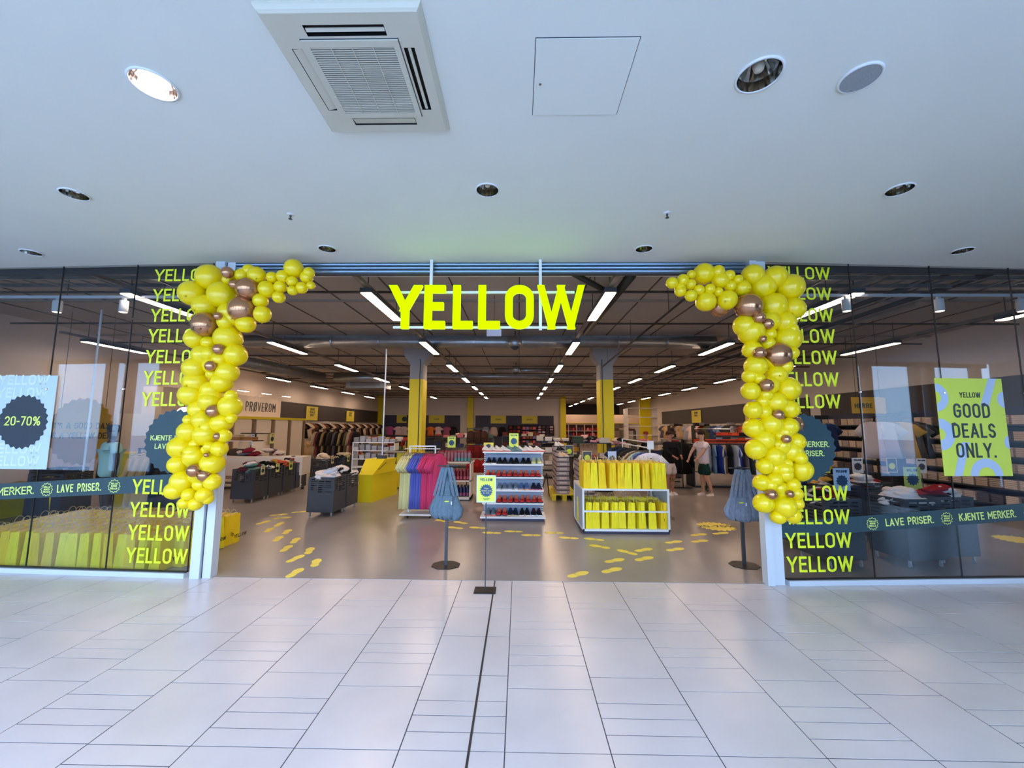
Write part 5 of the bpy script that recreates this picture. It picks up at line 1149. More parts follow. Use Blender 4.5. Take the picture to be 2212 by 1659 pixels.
RCOL = [(232, 206, 190), (216, 190, 176), (190, 80, 50), (206, 200, 214), (70, 66, 80), (130, 150, 190), (60, 70, 120), (90, 90, 56), (206, 70, 44), (236, 206, 196), (238, 216, 204), (170, 170, 190), (190, 160, 110), (226, 190, 170), (100, 80, 60), (230, 206, 170), (214, 170, 120), (90, 90, 104), (226, 200, 190)]
for i in range(19):
    c = RCOL[i]; garment('shirt' if i % 3 else 'polo', c, (10.7, 18.0+i*.7, 2.0), -1.0+random.uniform(-.15, .15), '%s top hung high on the right wall, %s from the front' % (cname(c), ORD[i]), 'shirt', 'tops on the right wall rail', i, sc=1.25)
for j, yy in enumerate((19.6, 23.4, 27.2)):
    stocked(10.6, yy, .9, .5, 1.9, 'by the right wall, %s' % ORD[j], [(206, 190, 176), (150, 140, 140), (60, 56, 60)], 5, m=M_black)
# racks at the right around the shoppers
t, L = rack((4.8, 12.0), (5.0, 13.4), 1.45, 'dark rack of black garments beside the man in a white T-shirt', M_black, double=False)
MB().box(.2, -.3, 0, .24, .3, .03).build('foot_bar', M_black, t)
for i in range(9): garment('jacket', (20, 19, 22), (4.82+.17*i/9, 12.1+1.25*i/9, 1.44), .15+random.uniform(-.1, .1), 'black garment on the dark rack by the shoppers, %s from the front' % ORD[i], 'clothes', 'black garments by the shoppers', i, sc=1.15)
t, L = rack((5.3, 11.7), (7.1, 11.1), 1.42, 'dark rack of striped and blue shirts right of the shoppers', M_black)
RC = [(200, 206, 220), (110, 140, 176), (40, 60, 140), (206, 190, 160), (28, 30, 44), (180, 190, 206), (56, 76, 160), (110, 112, 118), (90, 92, 100), (24, 24, 26), (30, 28, 30), (90, 76, 66), (206, 70, 40)]
for i, c in enumerate(RC): garment('shirt', c, (5.36+1.66*(i+.5)/13, 11.68-.56*(i+.5)/13, 1.41), 1.0+.25*(i % 3), '%s shirt on the dark rack right of the shoppers, %s from the left' % (cname(c), ORD[i]), 'shirt', 'shirts right of the shoppers', i, sc=1.12)
MB().box(.3, -.2, 1.54, L-.05, .2, 1.57).build('top_shelf', M_black, t)
for i in range(5): folded(5.75+.26*i, 11.53-.09*i, 1.57, .2, .3, .09, ((206, 70, 44), (214, 80, 50), (30, 30, 36), (60, 70, 110), (26, 26, 30))[i], 'folded pile on top of the dark shirt rack, %s from the left' % ORD[i], 'piles above the shirt rack')
wall_rail(6.5, 12.5, 15.0, 1.75, 'rail of red orange folded goods behind the shirts', 1)
for i in range(7): folded(5.6+.3*i, 12.6, 1.32, .26, .3, .12, (206, 74, 50), 'orange-red folded pile behind the shirt rack, %s from the left' % ORD[i], 'orange-red piles at the right')
gondola(6.6, 12.4, 2.6, .6, 1.3, 'dark low shelf holding orange-red piles behind the shirt rack', 3)
for i in range(4): garment('shirt', (236, 200, 20), (5.72+.12*i, 8.35+.05*i, 1.28), -.35+.1*i, 'bright yellow T-shirt behind the right denim bags, %s from the left' % ORD[i], 'shirt', 'bright yellow T-shirts', i)
t, L = rack((5.6, 8.32), (6.3, 8.6), 1.29, 'short dark rack of yellow T-shirts behind the right garland', M_black, double=False)
price_card(6.35, 11.15, 1.57, 0, 'cream price card with a dark badge above the shirt rack, left one', w_=.13, h_=.16); price_card(6.7, 11.05, 1.57, 0, 'cream price card with a dark badge above the shirt rack, right one', w_=.13, h_=.16)
# ------------------------------------------------------------------ right window: wall shelving, hung shirts
TAN = [(206, 184, 166), (190, 168, 150), (176, 160, 150), (214, 198, 184), (90, 80, 84), (198, 176, 160)]
def side_shelves(y0, y1, rowsz, label, key, X=XR-.1):
    t = thing('shelf_unit', label, 'shelf', (X-.5, y0, 0))
    for z in rowsz: MB().box(0, 0, z-.03, .5, y1-y0, z).build('shelf_board', M_dgrey, t)
    for y in (0, y1-y0-.03): MB().box(0, y, 0, .5, y+.03, rowsz[-1]+.35).build('side_panel', M_dgrey, t)
    MB().box(.47, 0, 0, .5, y1-y0, rowsz[-1]+.4).build('back_panel', M_navy, t)
    n = int((y1-y0)/.27)
    for k, z in enumerate(rowsz):
        for i in range(n):
            c = random.choice(TAN); folded(X-.33, y0+.05+(i+.5)*(y1-y0-.1)/n, z, .3, .235, .2, c, '%s folded trousers, %s on level %s of the %s' % (cname(c), ORD[i], ('one', 'two', 'three', 'four', 'five', 'six')[k], key), 'folded trousers on the '+key, name='folded_trousers')
side_shelves(8.0, 11.4, [.15, .5, .85, 1.2, 1.55, 1.9], 'dark wall shelves of tan folded trousers at the right edge', 'right edge wall shelves')
side_shelves(11.8, 14.6, [.5, .85, 1.2, 1.55, 1.9], 'dark wall shelves of tan folded trousers, left of the hung T-shirts', 'farther wall shelves')
t, L = rack((7.55, 8.7), (8.6, 8.9), 2.05, 'dark rail of pale T-shirts hung behind the right window', M_black, double=False)
for i, (x, c, r_) in enumerate(((7.5, (232, 206, 196), .1), (7.78, (206, 190, 186), -.5), (8.0, (170, 158, 150), .1), (8.22, (206, 160, 70), -.7), (8.42, (90, 84, 80), -.8), (8.6, (50, 48, 50), -.9))):
    garment('shirt', c, (x, 8.7+(x-7.5)*.2, 2.04), r_, '%s T-shirt hung high behind the right window, %s from the left' % (cname(c), ORD[i]), 'shirt', 'T-shirts behind the right window', i, sc=1.1)
for i, (x, c) in enumerate(((7.15, (140, 130, 110)), (7.4, (226, 210, 196)), (7.65, (30, 50, 90)), (7.9, (34, 54, 96)))):
    garment('shirt', c, (x, 10.4, 2.0), .1, '%s T-shirt behind the right starburst sticker, %s from the left' % (cname(c), ORD[i]), 'shirt', 'T-shirts behind the right starburst', i)
wall_rail(7.0, 10.3, 10.5, 2.02, 'short chrome rail behind the right starburst', 1)
# ------------------------------------------------------------------ left window goods
p = G(168, 1118)
t = thing('display_podium', 'tall yellow podium board in the left window', 'podium', (p.x-.02, 8.3, 0)); a = P(165, 978, 8.3); b = P(240, 1118, 8.3)
MB().box(0, 0, 0, .14, .5, a.z).build('side_slab', M_yel, t); MB().box(.14, .02, 0, b.x-a.x, .5, a.z-.02).build('front_slab', mat('podium_yellow', (214, 180, 20), rough=.5), t)
a = P(118, 885, 8.6); b = P(228, 978, 8.6); cxx = (a.x+b.x)/2; t = thing('starburst_sign', 'large orange-yellow starburst board with an opening slogan, hung in the left window', 'sign', (cxx, 8.6, (a.z+b.z)/2)); rr = (b.x-a.x)/2*1.18
M_org = mat('amber_board', (208, 146, 36), rough=.6)
MB().plate(star_poly(26, rr, rr*.93), 0, .03).build('board', M_org, t)
for z in (.08,): text("IT'S A GOOD DAY", .13, .02, .72, .02, mat('brown_ink', (90, 60, 24)), t, -.008, 0, 0, .05, letters=False)
text('FOR A YELLOW DEAL', .13, .02, .70, .02, mat('brown_ink', (90, 60, 24)), t, -.008, 0, 0, -.16, letters=False)
for x in (-.5, .5): MB().tube([(x, .015, rr*.7), (x, .015, ZS-t.location.z)], .005, 5).build('wire', M_black, t)
t = thing('display_podium', 'yellow block podium behind the man in the left window', 'podium', (P(255, 1100, 8.9).x, 8.9, 0)); MB().box(0, 0, .1, .85, .6, .78).build('block', mat('podium_yellow', (214, 180, 20)), t); MB().box(.03, .03, 0, .82, .57, .1).build('plinth', M_black, t)
BIN.put((P(125, 1100, 7.6).x, 7.6, .004), .1, 'dark grey bin in the left window beside the yellow podium', 'bins in the left window', (1.15, 1.1, 1.15))
BIN.put((P(120, 1100, 8.3).x, 8.3, .004), .1, 'second dark grey bin in the left window behind the first', 'bins in the left window', (1.15, 1.1, 1.15))
t = thing('display_table', 'low yellow table with brown paper goods at the left edge', 'table', (P(30, 1080, 7.4).x-.6, 7.3, 0)); MB().box(0, 0, .55, 1.4, .7, .6).build('table_top', M_yel, t)
for x in (.02, 1.32): MB().box(x, .02, 0, x+.06, .68, .55).build('leg', M_yel, t)
heap(P(30, 1080, 7.4).x+.1, 7.6, .6, 1.1, .5, [(206, 160, 60), (190, 150, 90), (226, 190, 60)], 8, '%s paper bundle, %s on the low left table', 'bundles on the low left table', 400, 'goods', nmo='paper_bundle')
t = thing('clothes_rack', 'wooden rail of cream garments right of the man in the left window', 'rack', (P(345, 1000, 7.4).x, 7.4, 0))
MB().tube([(-.42, 0, 1.35), (.42, 0, 1.35)], .014, 8).build('hanging_rail', M_black, t)
for x in (-.4, .4): MB().box(x-.014, -.014, 0, x+.014, .014, 1.36).build('upright', M_black, t)
for x in (-.4, .4): MB().box(x-.02, -.22, 0, x+.02, .22, .03).build('foot_bar', M_black, t)
for i in range(5): garment('long', ((216, 188, 140), (206, 176, 130), (196, 166, 120), (40, 44, 52), (60, 50, 50))[i], (P(345, 1000, 7.4).x-.32+.15*i, 7.4, 1.35), 1.0-.1*i, '%s garment on the rail right of the man, %s from the left' % (('cream', 'sand coloured', 'tan', 'charcoal', 'dark brown')[i], ORD[i]), 'clothes', 'garments right of the man in the left window', i, sc=.95)
for i, X in enumerate((-8.2, -9.3)):
    stocked(X, 11.5+i, 1.1, .5, 1.35, 'deep in the left window, %s' % ('right' if i == 0 else 'left'), [(150, 110, 70), (190, 170, 140), (80, 70, 64)], 3, m=M_cr)
# white low cabinets behind the left bins
t = thing('low_cabinet', 'long pale low table behind the left row of bins', 'cabinet', (-8.6, 10.9, 0), .12)
MB().box(0, 0, .42, 2.6, .6, .92).build('body', M_cr, t)
for x in (.05, 1.3, 2.5): MB().box(x, .05, .08, x+.05, .55, .45).build('leg', M_cr, t); MB().lathe([(.035, 0), (.035, .08)], n=10).build('castor', M_black, t, (x+.02, .3, 0))
MB().box(.02, .05, .14, 2.58, .1, .17).build('lower_rail', M_cr, t)
heap(-7.4, 11.5, .96, 1.8, .4, [(110, 110, 130), (214, 200, 190), (120, 30, 50)], 9, '%s garment, %s on the long pale low table', 'clothes on the long low table', 420)
t = thing('bar_table', 'small dark pedestal table by the fitting rooms', 'table', (-8.3, 12.6, 0)); MB().tube([(0, 0, 0), (0, 0, 1.52)], .025, 8).build('pedestal', M_black, t); MB().box(-.35, -.2, 1.52, .35, .2, 1.55).build('table_top', M_black, t); MB().box(-.2, -.2, 0, .2, .2, .02).build('base', M_black, t)
for i, (y, pp) in enumerate(((12.5, M_limep), (14.9, M_paleblue), (16.1, M_pay))): MB().tube([(0, .0, -1.05), (0, 0, .02)], .008, 6).build('pole', M_dgrey, price_card(-10.05, y+.2, 1.05, pi/2, 'card with a dark badge on a stand before the fitting rooms, %s' % ORD[i], pp, w_=.3, h_=.42))
# ------------------------------------------------------------------ people
def skin_obj(name, verts, edges, radii, m, parent, sub=2, root=0):
    me = bpy.data.meshes.new(name); me.from_pydata(verts, edges, []); me.materials.append(m)
    o = put(me, name, parent); bm = bmesh.new(); bm.from_mesh(me); ly = bm.verts.layers.skin.verify()
    bm.verts.ensure_lookup_table()
    for i, v in enumerate(bm.verts): r = radii[i]; v[ly].radius = r if isinstance(r, tuple) else (r, r); v[ly].use_root = (i == root)
    bm.to_mesh(me); bm.free()
    s = o.modifiers.new('skin', 'SKIN'); s.use_smooth_shade = True; s.branch_smoothing = .6
    u = o.modifiers.new('sub', 'SUBSURF'); u.levels = sub; u.render_levels = sub
    return o
def person(loc, rotz, H, label, top, bottom, hair, skin=(198, 150, 122), arms=(((0, 0, 0), (0, 0, 0)), ((0, 0, 0), (0, 0, 0))), legs=(((0, 0), (0, 0)), ((0, 0), (0, 0))), shoes=(230, 226, 222), sleeve=.55, long_legs=False, cap=None, head_yaw=0, head_pitch=0, torso_lean=0, bulk=1.0, detail=True, glasses=False):
    """faces local -y; arms: (elbow offset, hand offset) per side; everything in fractions of height H"""
    t = thing('person', label, 'person', loc, rotz); ms = mat('skin_%d' % skin[0], skin, rough=.6, sss=.1)
    V = []; E = []; Rr = []
    def v(x, y, z, r, p=None):
        V.append((x*H, y*H, z*H)); Rr.append(r*H if not isinstance(r, tuple) else (r[0]*H, r[1]*H)); i = len(V)-1
        if p is not None: E.append((p, i))
        return i
    L = torso_lean
    pel = v(0, 0, .50, (.075, .055)); wai = v(0, -L*.3, .60, (.068, .05), pel); che = v(0, -L*.7, .71, (.082, .058), wai); ubk = v(0, -L*.95, .79, (.07, .05), che); nk = v(0, -L*1.05, .845, .029, ubk)
    hb = v(0, -L*1.15-.005, .885, (.037, .042), nk); hm = v(0, -L*1.2-.004, .935, (.044, .052), hb); ht = v(0, -L*1.2, .98, (.034, .04), hm)
    J = {}
    for si, s in enumerate((-1, 1)):
        sh = v(s*.105, -L*.95, .80, .032, ubk); e, h = arms[si]
        el = v(s*.125+e[0], -L*.9+e[1], .64+e[2], .024, sh); fa = v(s*.13+(e[0]+h[0])/2, -L*.9+(e[1]+h[1])/2, .565+(e[2]+h[2])/2, .020, el); wr_ = v(s*.13+h[0], -L*.9+h[1], .49+h[2], .015, fa)
        d = Vector((h[0]-e[0]+s*.005, h[1]-e[1], -.15+h[2]-e[2])).normalized(); q = Vector(V[wr_])/H
        pm_ = q+d*.035; pi_ = v(pm_.x, pm_.y, pm_.z, (.020, .012), wr_)
        lat = d.cross(Vector((1, 0, 0))) if abs(d.x) < .8 else d.cross(Vector((0, 0, 1))); lat.normalize()
        for f, (o_, ln) in enumerate(((-.016, .036), (-.005, .042), (.006, .04), (.016, .032))):
            k1 = pm_+lat*o_+d*.022; f1 = v(k1.x, k1.y, k1.z, .0052, pi_); k2 = k1+d*ln*.6+Vector((0, -.006, 0)); f2 = v(k2.x, k2.y, k2.z, .0045, f1)
        k1 = q+lat*-.022+d*.022; v(k1.x, k1.y, k1.z, .0055, pi_)
        J[si] = (sh, el, fa, wr_)
        kn, an = legs[si]
        hp_ = v(s*.048, 0, .475, .050, pel); k_ = v(s*.055+kn[0], -.005+kn[1], .275, .034, hp_); ca = v(s*.055+(kn[0]+an[0])/2, .01+(kn[1]+an[1])/2, .18, .031, k_); an_ = v(s*.055+an[0], .01+an[1], .045, .018, ca); v(s*.057+an[0], -.04+an[1], .02, .018, an_)
        J[si+2] = (hp_, k_, ca, an_)
    skin_obj('body', V, E, Rr, ms, t)
    # clothes: shirt, trousers
    sv = []; se = []; sr = []
    def w_(p, r, prev=None):
        sv.append(tuple(p)); sr.append(r*H if not isinstance(r, tuple) else (r[0]*H, r[1]*H)); i = len(sv)-1
        if prev is not None: se.append((prev, i))
        return i
    P_ = lambda i: Vector(V[i])
    a = w_((P_(che)+P_(wai))/2, (.086*bulk, .068*bulk)); b_ = w_(Vector((0, 0, .462*H)), (.088*bulk, .07*bulk), a); c_ = w_(P_(che), (.094*bulk, .068*bulk), a); d_ = w_(P_(ubk)+Vector((0, 0, .006*H)), (.078*bulk, .055*bulk), c_); w_(P_(nk)-Vector((0, 0, .012*H)), (.036, .034), d_)
    for si in (0, 1):
        sh, el, fa, wr_ = [P_(i) for i in J[si]]; s1 = w_(sh, .041*bulk, d_); 
        if sleeve <= 1: w_(sh.lerp(el, sleeve*1.1), .038*bulk, s1)
        else: e1 = w_(el, .033*bulk, s1); f1 = w_(fa, .029*bulk, e1); w_(fa.lerp(wr_, .8), .022, f1)
    skin_obj('shirt', sv, se, sr, FAB(top), t)
    sv, se, sr = [], [], []
    a = w_(Vector((0, .0, .50*H)), (.083, .066)); w_(Vector((0, 0, .545*H)), (.078, .060), a)
    for si in (2, 3):
        hp_, k_, ca, an_ = [P_(i) for i in J[si]]; s1 = w_(hp_-Vector((0, 0, .03*H)), .060*bulk, a)
        if long_legs: e1 = w_(k_, .042, s1); w_(an_, .032, e1)
        else: w_(hp_.lerp(k_, .86), .056*bulk, s1)
    skin_obj('shorts' if not long_legs else 'trousers', sv, se, sr, FAB(bottom), t)
    for si in (2, 3):
        an_ = P_(J[si][3])/H; R = []
        for y, w2, h2 in ((.03, .018, .03), (.02, .024, .05), (-.01, .025, .045), (-.05, .028, .032), (-.08, .026, .026), (-.098, .012, .014)):
            R.append([((an_.x+w2*cos(pi*k/6))*H, (an_.y+y-.005)*H, (.004+h2*sin(pi*k/6))*H) for k in range(7)]+[((an_.x-w2)*H, (an_.y+y-.005)*H, 0), ((an_.x+w2)*H, (an_.y+y-.005)*H, 0)])
        MB().rings(R).smooth().build('shoe', FAB(shoes), t)
    # head details on a turned pivot
    hc = P_(hm); hd = bpy.data.objects.new('face', None); COL.objects.link(hd); hd.parent = t; hd.location = hc; hd.rotation_euler = (head_pitch, 0, head_yaw)
    h = H
    R = []
    for zz, rx, ry, yo in ((-.012, .0475, .040, .018), (.01, .050, .052, .008), (.03, .049, .056, .004), (.05, .040, .048, .004), (.062, .02, .025, .004)):
        R.append([((rx*cos(2*pi*k/16))*h, (yo+ry*sin(2*pi*k/16))*h, zz*h) for k in range(16)])
    MB().rings(R).smooth().build('cap' if cap else 'hair', FAB(cap or hair), hd)
    if cap: MB().rings([[(.04*cos(pi+pi*k/8)*h, (-.045+.045*sin(pi+pi*k/8))*h, z*h) for k in range(9)] for z in (.018, .024)]).build('visor', FAB(cap), hd)
    MB().rings([[(-.008*h, -.042*h, -.016*h), (.008*h, -.042*h, -.016*h), (.003*h, -.046*h, .008*h), (-.003*h, -.046*h, .008*h)], [(-.006*h, -.060*h, -.018*h), (.006*h, -.060*h, -.018*h), (.002*h, -.050*h, .008*h), (-.002*h, -.050*h, .008*h)]]).smooth().build('nose', ms, hd)
    MB().box(-.014*h, -.052*h, -.033*h, .014*h, -.046*h, -.029*h).build('mouth', mat('lips', (150, 84, 76), rough=.6), hd)
    for s in (-1, 1):
        MB().lathe([(.001, -.004*h), (.006*h, 0), (.001, .004*h)], n=10).build('eye', M_black, hd, (s*.018*h, -.048*h, .004*h)); MB().lathe([(.004*h, -.012*h), (.009*h, 0), (.004*h, .012*h)], n=8).smooth().build('ear', ms, hd, (s*.046*h, .002*h, -.004*h))
        if glasses: MB().tube([(s*.018*h+.012*h*cos(q*pi/5), -.055*h, .004*h+.010*h*sin(q*pi/5)) for q in range(11)], .0015*h, 5).build('glasses_rim', M_black, hd)
    return t
A0 = ((0, 0, 0), (0, -.03, 0))
p = G(1524, 1071); person((p.x, p.y, .004), radians(-78), 1.72, 'man in a white T-shirt and dark green shorts, looking at a rack of black clothes', (216, 200, 206), (16, 52, 46), (44, 30, 26),
    arms=(((.0, -.10, .03), (.02, -.16, .08)), ((0, -.09, .02), (-.03, -.15, .10))), legs=(((0, 0), (0, -.01)), ((0, .0), (0, .06))), shoes=(222, 208, 200), head_pitch=.25, torso_lean=.02, bulk=1.12)
p = G(1450, 1069); person((p.x, p.y, .004), radians(25), 1.70, 'man in a black sweater and white shorts, standing beside the shirt rack', (24, 22, 26), (214, 196, 188), (60, 40, 34), skin=(176, 120, 96),
    arms=(((0, -.08, .02), (.05, -.15, .12)), ((0, -.08, .02), (-.05, -.15, .12))), sleeve=2, glasses=True, bulk=1.1, legs=(((0, 0), (0, 0)), ((0, .0), (0, .02))))
p = P(1403, 1000, 14.0); person((p.x, p.y, .004), radians(-120), 1.66, 'person with red-brown hair in a black top, bending over goods far back right', (20, 19, 22), (40, 40, 46), (140, 66, 44),
    arms=(((0, -.08, .02), (.02, -.15, .10)), ((0, -.08, .02), (-.02, -.15, .10))), sleeve=2, long_legs=True, torso_lean=.05, shoes=(40, 40, 40))
p = P(225, 1115, 7.1); person((p.x, p.y, .004), radians(-28), 1.80, 'man with a dark cap, pale T-shirt and dark shorts behind the left window glass', (176, 214, 206), (28, 34, 52), (20, 20, 22), skin=(70, 52, 46), cap=(44, 54, 64),
    arms=(((-.03, -.02, .0), (-.045, -.03, 0)), ((.03, .0, 0), (.045, -.02, 0))), head_yaw=-1.0, shoes=(40, 40, 44), bulk=1.25)
# ------------------------------------------------------------------ posters and vinyl on the glazing
def on_glass(side):
    g, A, B, L = glz[side]; h = bpy.data.objects.new('x', None)
    return g, A, B
def glass_thing(name, label, cat, side, px, py, group=None, off=.012):
    g, A, B, L = glz[side]; u, z = at_plane(px, py, A, B); ang = atan2(B[1]-A[1], B[0]-A[0])
    # left wall runs right to left (angle ~ pi): face the mall either way
    ux, uy = cos(ang), sin(ang); x = A[0]+ux*u; y = A[1]+uy*u
    nx, ny = uy, -ux
    t = thing(name, label, cat, (x+nx*off, y+ny*off, z), ang, group); return t, u, z
# vinyl words
def word_sets(side, tops, grp):
    g, A, B, L = glz[side]
    for i, (xl, xr, yt, ybm, nm) in enumerate(tops):
        u0, z0 = at_plane(xl, ybm, A, B); u1, _ = at_plane(xr, ybm, A, B); _, z1 = at_plane((xl+xr)/2, yt, A, B); _, z0 = at_plane((xl+xr)/2, ybm, A, B)
        t, u, z = glass_thing('window_lettering', nm, 'lettering', side, xl, ybm, grp); hh = z1-z0; t.location.z = z0
        base = text_width('YELLOW', hh, hh*.15, 1, hh*.12); tot = u1-u0; wf = (tot-5*hh*.12)/(base-5*hh*.12)
        text('YELLOW', hh, hh*.15, wf, hh*.12, M_lime, t, -.001, .001, 0, 0, centre=False)
Lw = [(335.4, 466, 581.6, 607.7), (331.6, 462, 624, 651), (327, 457, 667, 695), (321.5, 451, 711, 740), (316, 446, 756, 785), (311, 441, 801, 831), (306.6, 437, 847, 877.5)]
Lb = [(287, 415, 1036, 1067.6), (282, 410, 1085, 1117), (277.7, 408, 1134, 1167), (273.4, 405, 1183.5, 1216.5)]
word_sets('left', [w_+('lime vinyl word on the left window, %s from the top of the upper column' % ORD[i],) for i, w_ in enumerate(Lw)]+[w_+('lime vinyl word on the left window, %s from the top of the lower group' % ORD[i],) for i, w_ in enumerate(Lb)], 'repeated lime words on the left window')
Rw = [(1659, 1792, 577, 604), (1662, 1795, 621, 648), (1665, 1799, 666, 695), (1668, 1803, 711, 741), (1671, 1807, 757, 787), (1674, 1811, 804, 834.5), (1677, 1815, 852, 882)]
Rb = [(1692, 1831, 1048.5, 1081), (1694, 1835, 1100, 1132), (1697, 1839, 1150, 1183), (1700, 1843, 1201, 1235)]
word_sets('right', [w_+('lime vinyl word on the right window, %s from the top of the upper column' % ORD[i],) for i, w_ in enumerate(Rw)]+[w_+('lime vinyl word on the right window, %s from the top of the lower group' % ORD[i],) for i, w_ in enumerate(Rb)], 'repeated lime words on the right window')
# teal bands, slanted
def band(side, x0, yt0, yb0, x1, yt1, yb1, label, items):
    g, A, B, L = glz[side]; u0, za = at_plane(x0, yb0, A, B); _, zb__ = at_plane(x0, yt0, A, B); u1, zc = at_plane(x1, yb1, A, B); _, zd = at_plane(x1, yt1, A, B)
    t, u, z = glass_thing('window_band', label, 'band', side, x0, yb0, None, .009); L_ = u1-u0
    MB().plate([(0, 0), (L_, zc-za), (L_, zd-za), (0, zb__-za)], -.001, .001).build('vinyl_strip', M_teal, t)
    M_lt = mat('pale_lime_vinyl', (216, 236, 130), rough=.5)
    sl = atan2(zc-za, L_); hb_ = zb__-za
    for kind, xa_, xb__, yc in items:
        ua, zz = at_plane(xa_, yc, A, B)
        q = bpy.data.objects.new('slogan' if kind != '*' else 'band_badge', None); COL.objects.link(q); q.parent = t
        if kind == '*':
            uc = ua-u0; zmid = (zc-za)*uc/L_+hb_/2; q.location = (uc, -.003, zmid); 
            ring = star_poly(12, hb_*.44, hb_*.36); ringi = star_poly(12, hb_*.40, hb_*.32)
            m = MB(); n = len(ring); m.add([(x, 0, y) for x, y in ring]+[(x, 0, y) for x, y in ringi], [(i, (i+1) % n, n+(i+1) % n, n+i) for i in range(n)]); m.build('outline', M_lt, q)
            for k, wd in enumerate(('HELLO', 'GOOD', 'DEALS')): text(wd, hb_*.11, hb_*.028, .9, hb_*.015, M_lt, q, -.001, 0, 0, hb_*(.10-.15*k), letters=False)
            continue
        ub, _ = at_plane(xb__, yc, A, B); hh = hb_*.50; q.location = (ua-u0, -.003, (zc-za)*(ua-u0)/L_+hb_*.26); q.rotation_euler = (0, -sl, 0)
        gp = hh*.10; base = text_width(kind, hh, hh*.15, 1, gp); wf = max(.55, (ub-ua-gp*(len(kind)-1)-hh*.35*kind.count(' ')-hh*.15)/(base-gp*(len(kind)-1)-hh*.35*kind.count(' ')))
        text(kind, hh, hh*.15, wf, gp, M_lt, q, -.001, .0, 0, 0, centre=False)
band('left', -60, 1048, 1082, 418, 1021, 1059, 'dark teal slogan band slanting across the left window', [('KJENTE MERKER.', -82, 79, 1056), ('*', 104, 0, 1052), ('LAVE PRISER.', 127, 222, 1050), ('*', 249, 0, 1046)])
band('right', 1677, 1129, 1162, 2262, 1083, 1120, 'dark teal slogan band slanting across the right window', [('*', 1883, 0, 1133), ('LAVE PRISER.', 1911, 2016, 1126), ('*', 2043, 0, 1120), ('KJENTE MERKER.', 2069, 2194, 1113), ('*', 2221, 0, 1105)])
# starbursts
def burst(side, px, py, rpx, label, lines, m, n=26, col=None):
    g, A, B, L = glz[side]; t, u, z = glass_thing('window_starburst', label, 'sticker', side, px, py, None, .010); u2, _ = at_plane(px+rpx, py, A, B); r_ = u2-u
    MB().plate(star_poly(n, r_, r_*.93), -.001, .001).build('vinyl_starburst', m, t)
    for s, hh, zz in lines: text(s, r_*hh, r_*hh*.15, .78, r_*hh*.12, col or mat('pale_lime_vinyl', (216, 236, 130)), t, -.003, -.001, 0, r_*zz)
burst('left', 378, 953, 66, 'dark teal starburst sticker half hidden by the left garland', [('KJENTE MERKER.', .16, .02), ('LAVE PRISER.', .16, -.24)], M_teal)
burst('right', 1733, 967, 72, 'dark teal starburst sticker half hidden by the right garland', [('KJENTE MERKER.', .16, .02), ('LAVE PRISER.', .16, -.24)], M_teal)
# posters
def glass_poster(side, x0, x1, y0, y1, label, paper):
    g, A, B, L = glz[side]; ua, za = at_plane((x0+x1)/2, y1, A, B); _, zt = at_plane((x0+x1)/2, y0, A, B); u0, _ = at_plane(x0, (y0+y1)/2, A, B); u1, _ = at_plane(x1, (y0+y1)/2, A, B)
    t, u, z = glass_thing('window_poster', label, 'poster', side, x0, (y0+y1)/2, None, .016); t.location.z = za; w_ = u1-u0; h_ = zt-za
    MB().box(0, 0, 0, w_, .003, h_).build('sheet', paper, t); return t, w_, h_
t, w_, h_ = glass_poster('left', -28, 116, 812, 1013, 'pale blue poster with a dark discount starburst at the far left window', M_paleblue)
M_py = mat('poster_yellow_shape', (208, 222, 206), rough=.5)
for k, (z, x0_) in enumerate(((.90, .15), (.76, .1), (.16, .25), (.03, .15))): text('YELLOW', h_*.11, h_*.02, .9, h_*.012, M_py, t, -.002, 0, w_*.5, h_*z, letters=False)
MB().plate([(x+w_*.565, z+h_*.50) for x, z in star_poly(26, w_*.375, w_*.345)], -.004, -.001).build('badge', mat('badge_dark', (24, 40, 58), rough=.5), t)
text('20-70%', h_*.10, h_*.014, .70, h_*.012, M_limep, t, -.006, -.004, w_*.565, h_*.46)
t, w_, h_ = glass_poster('right', 2026, 2172, 818, 1028, 'large lime poster with bold dark slogan on the right window', mat('poster_bright_lime', (216, 232, 80), rough=.5))
def clip_disc(cx_, cz_, r1_, r0_, a0=0, a1=360):
    m = MB(); n = 30; pts = []
    for i in range(n+1):
        a = radians(a0+(a1-a0)*i/n); pts.append((a,))
    def cl(x, z): return (min(max(x, 0), w_), -.001, min(max(z, 0), h_))
    v_ = [cl(cx_+r1_*cos(a[0]), cz_+r1_*sin(a[0])) for a in pts]+[cl(cx_+r0_*cos(a[0]), cz_+r0_*sin(a[0])) for a in pts]
    m.add(v_, [(i, i+1, n+2+i, n+1+i) for i in range(n)]); m.build('blue_ring', M_paleblue, t)
clip_disc(-w_*.02, h_*.80, w_*.20, w_*.09); clip_disc(w_*1.02, h_*.78, w_*.12, w_*.03, 90, 270); clip_disc(w_*.0, h_*.42, w_*.22, w_*.08); clip_disc(w_*.62, h_*.0, w_*.24, w_*.12); clip_disc(w_*1.03, h_*.34, w_*.10, w_*.03, 90, 270)
MB().plate([(w_*.64, h_*.72), (w_*.80, h_*1.0), (w_*.92, h_*1.0), (w_*.76, h_*.70)], -.0012, -.0008).build('blue_stroke', M_paleblue, t); MB().plate([(w_*.14, 0), (w_*.30, h_*.34), (w_*.42, h_*.34), (w_*.26, 0)], -.0012, -.0008).build('blue_stroke', M_paleblue, t)
M_ink = mat('poster_ink', (34, 52, 60), rough=.5)
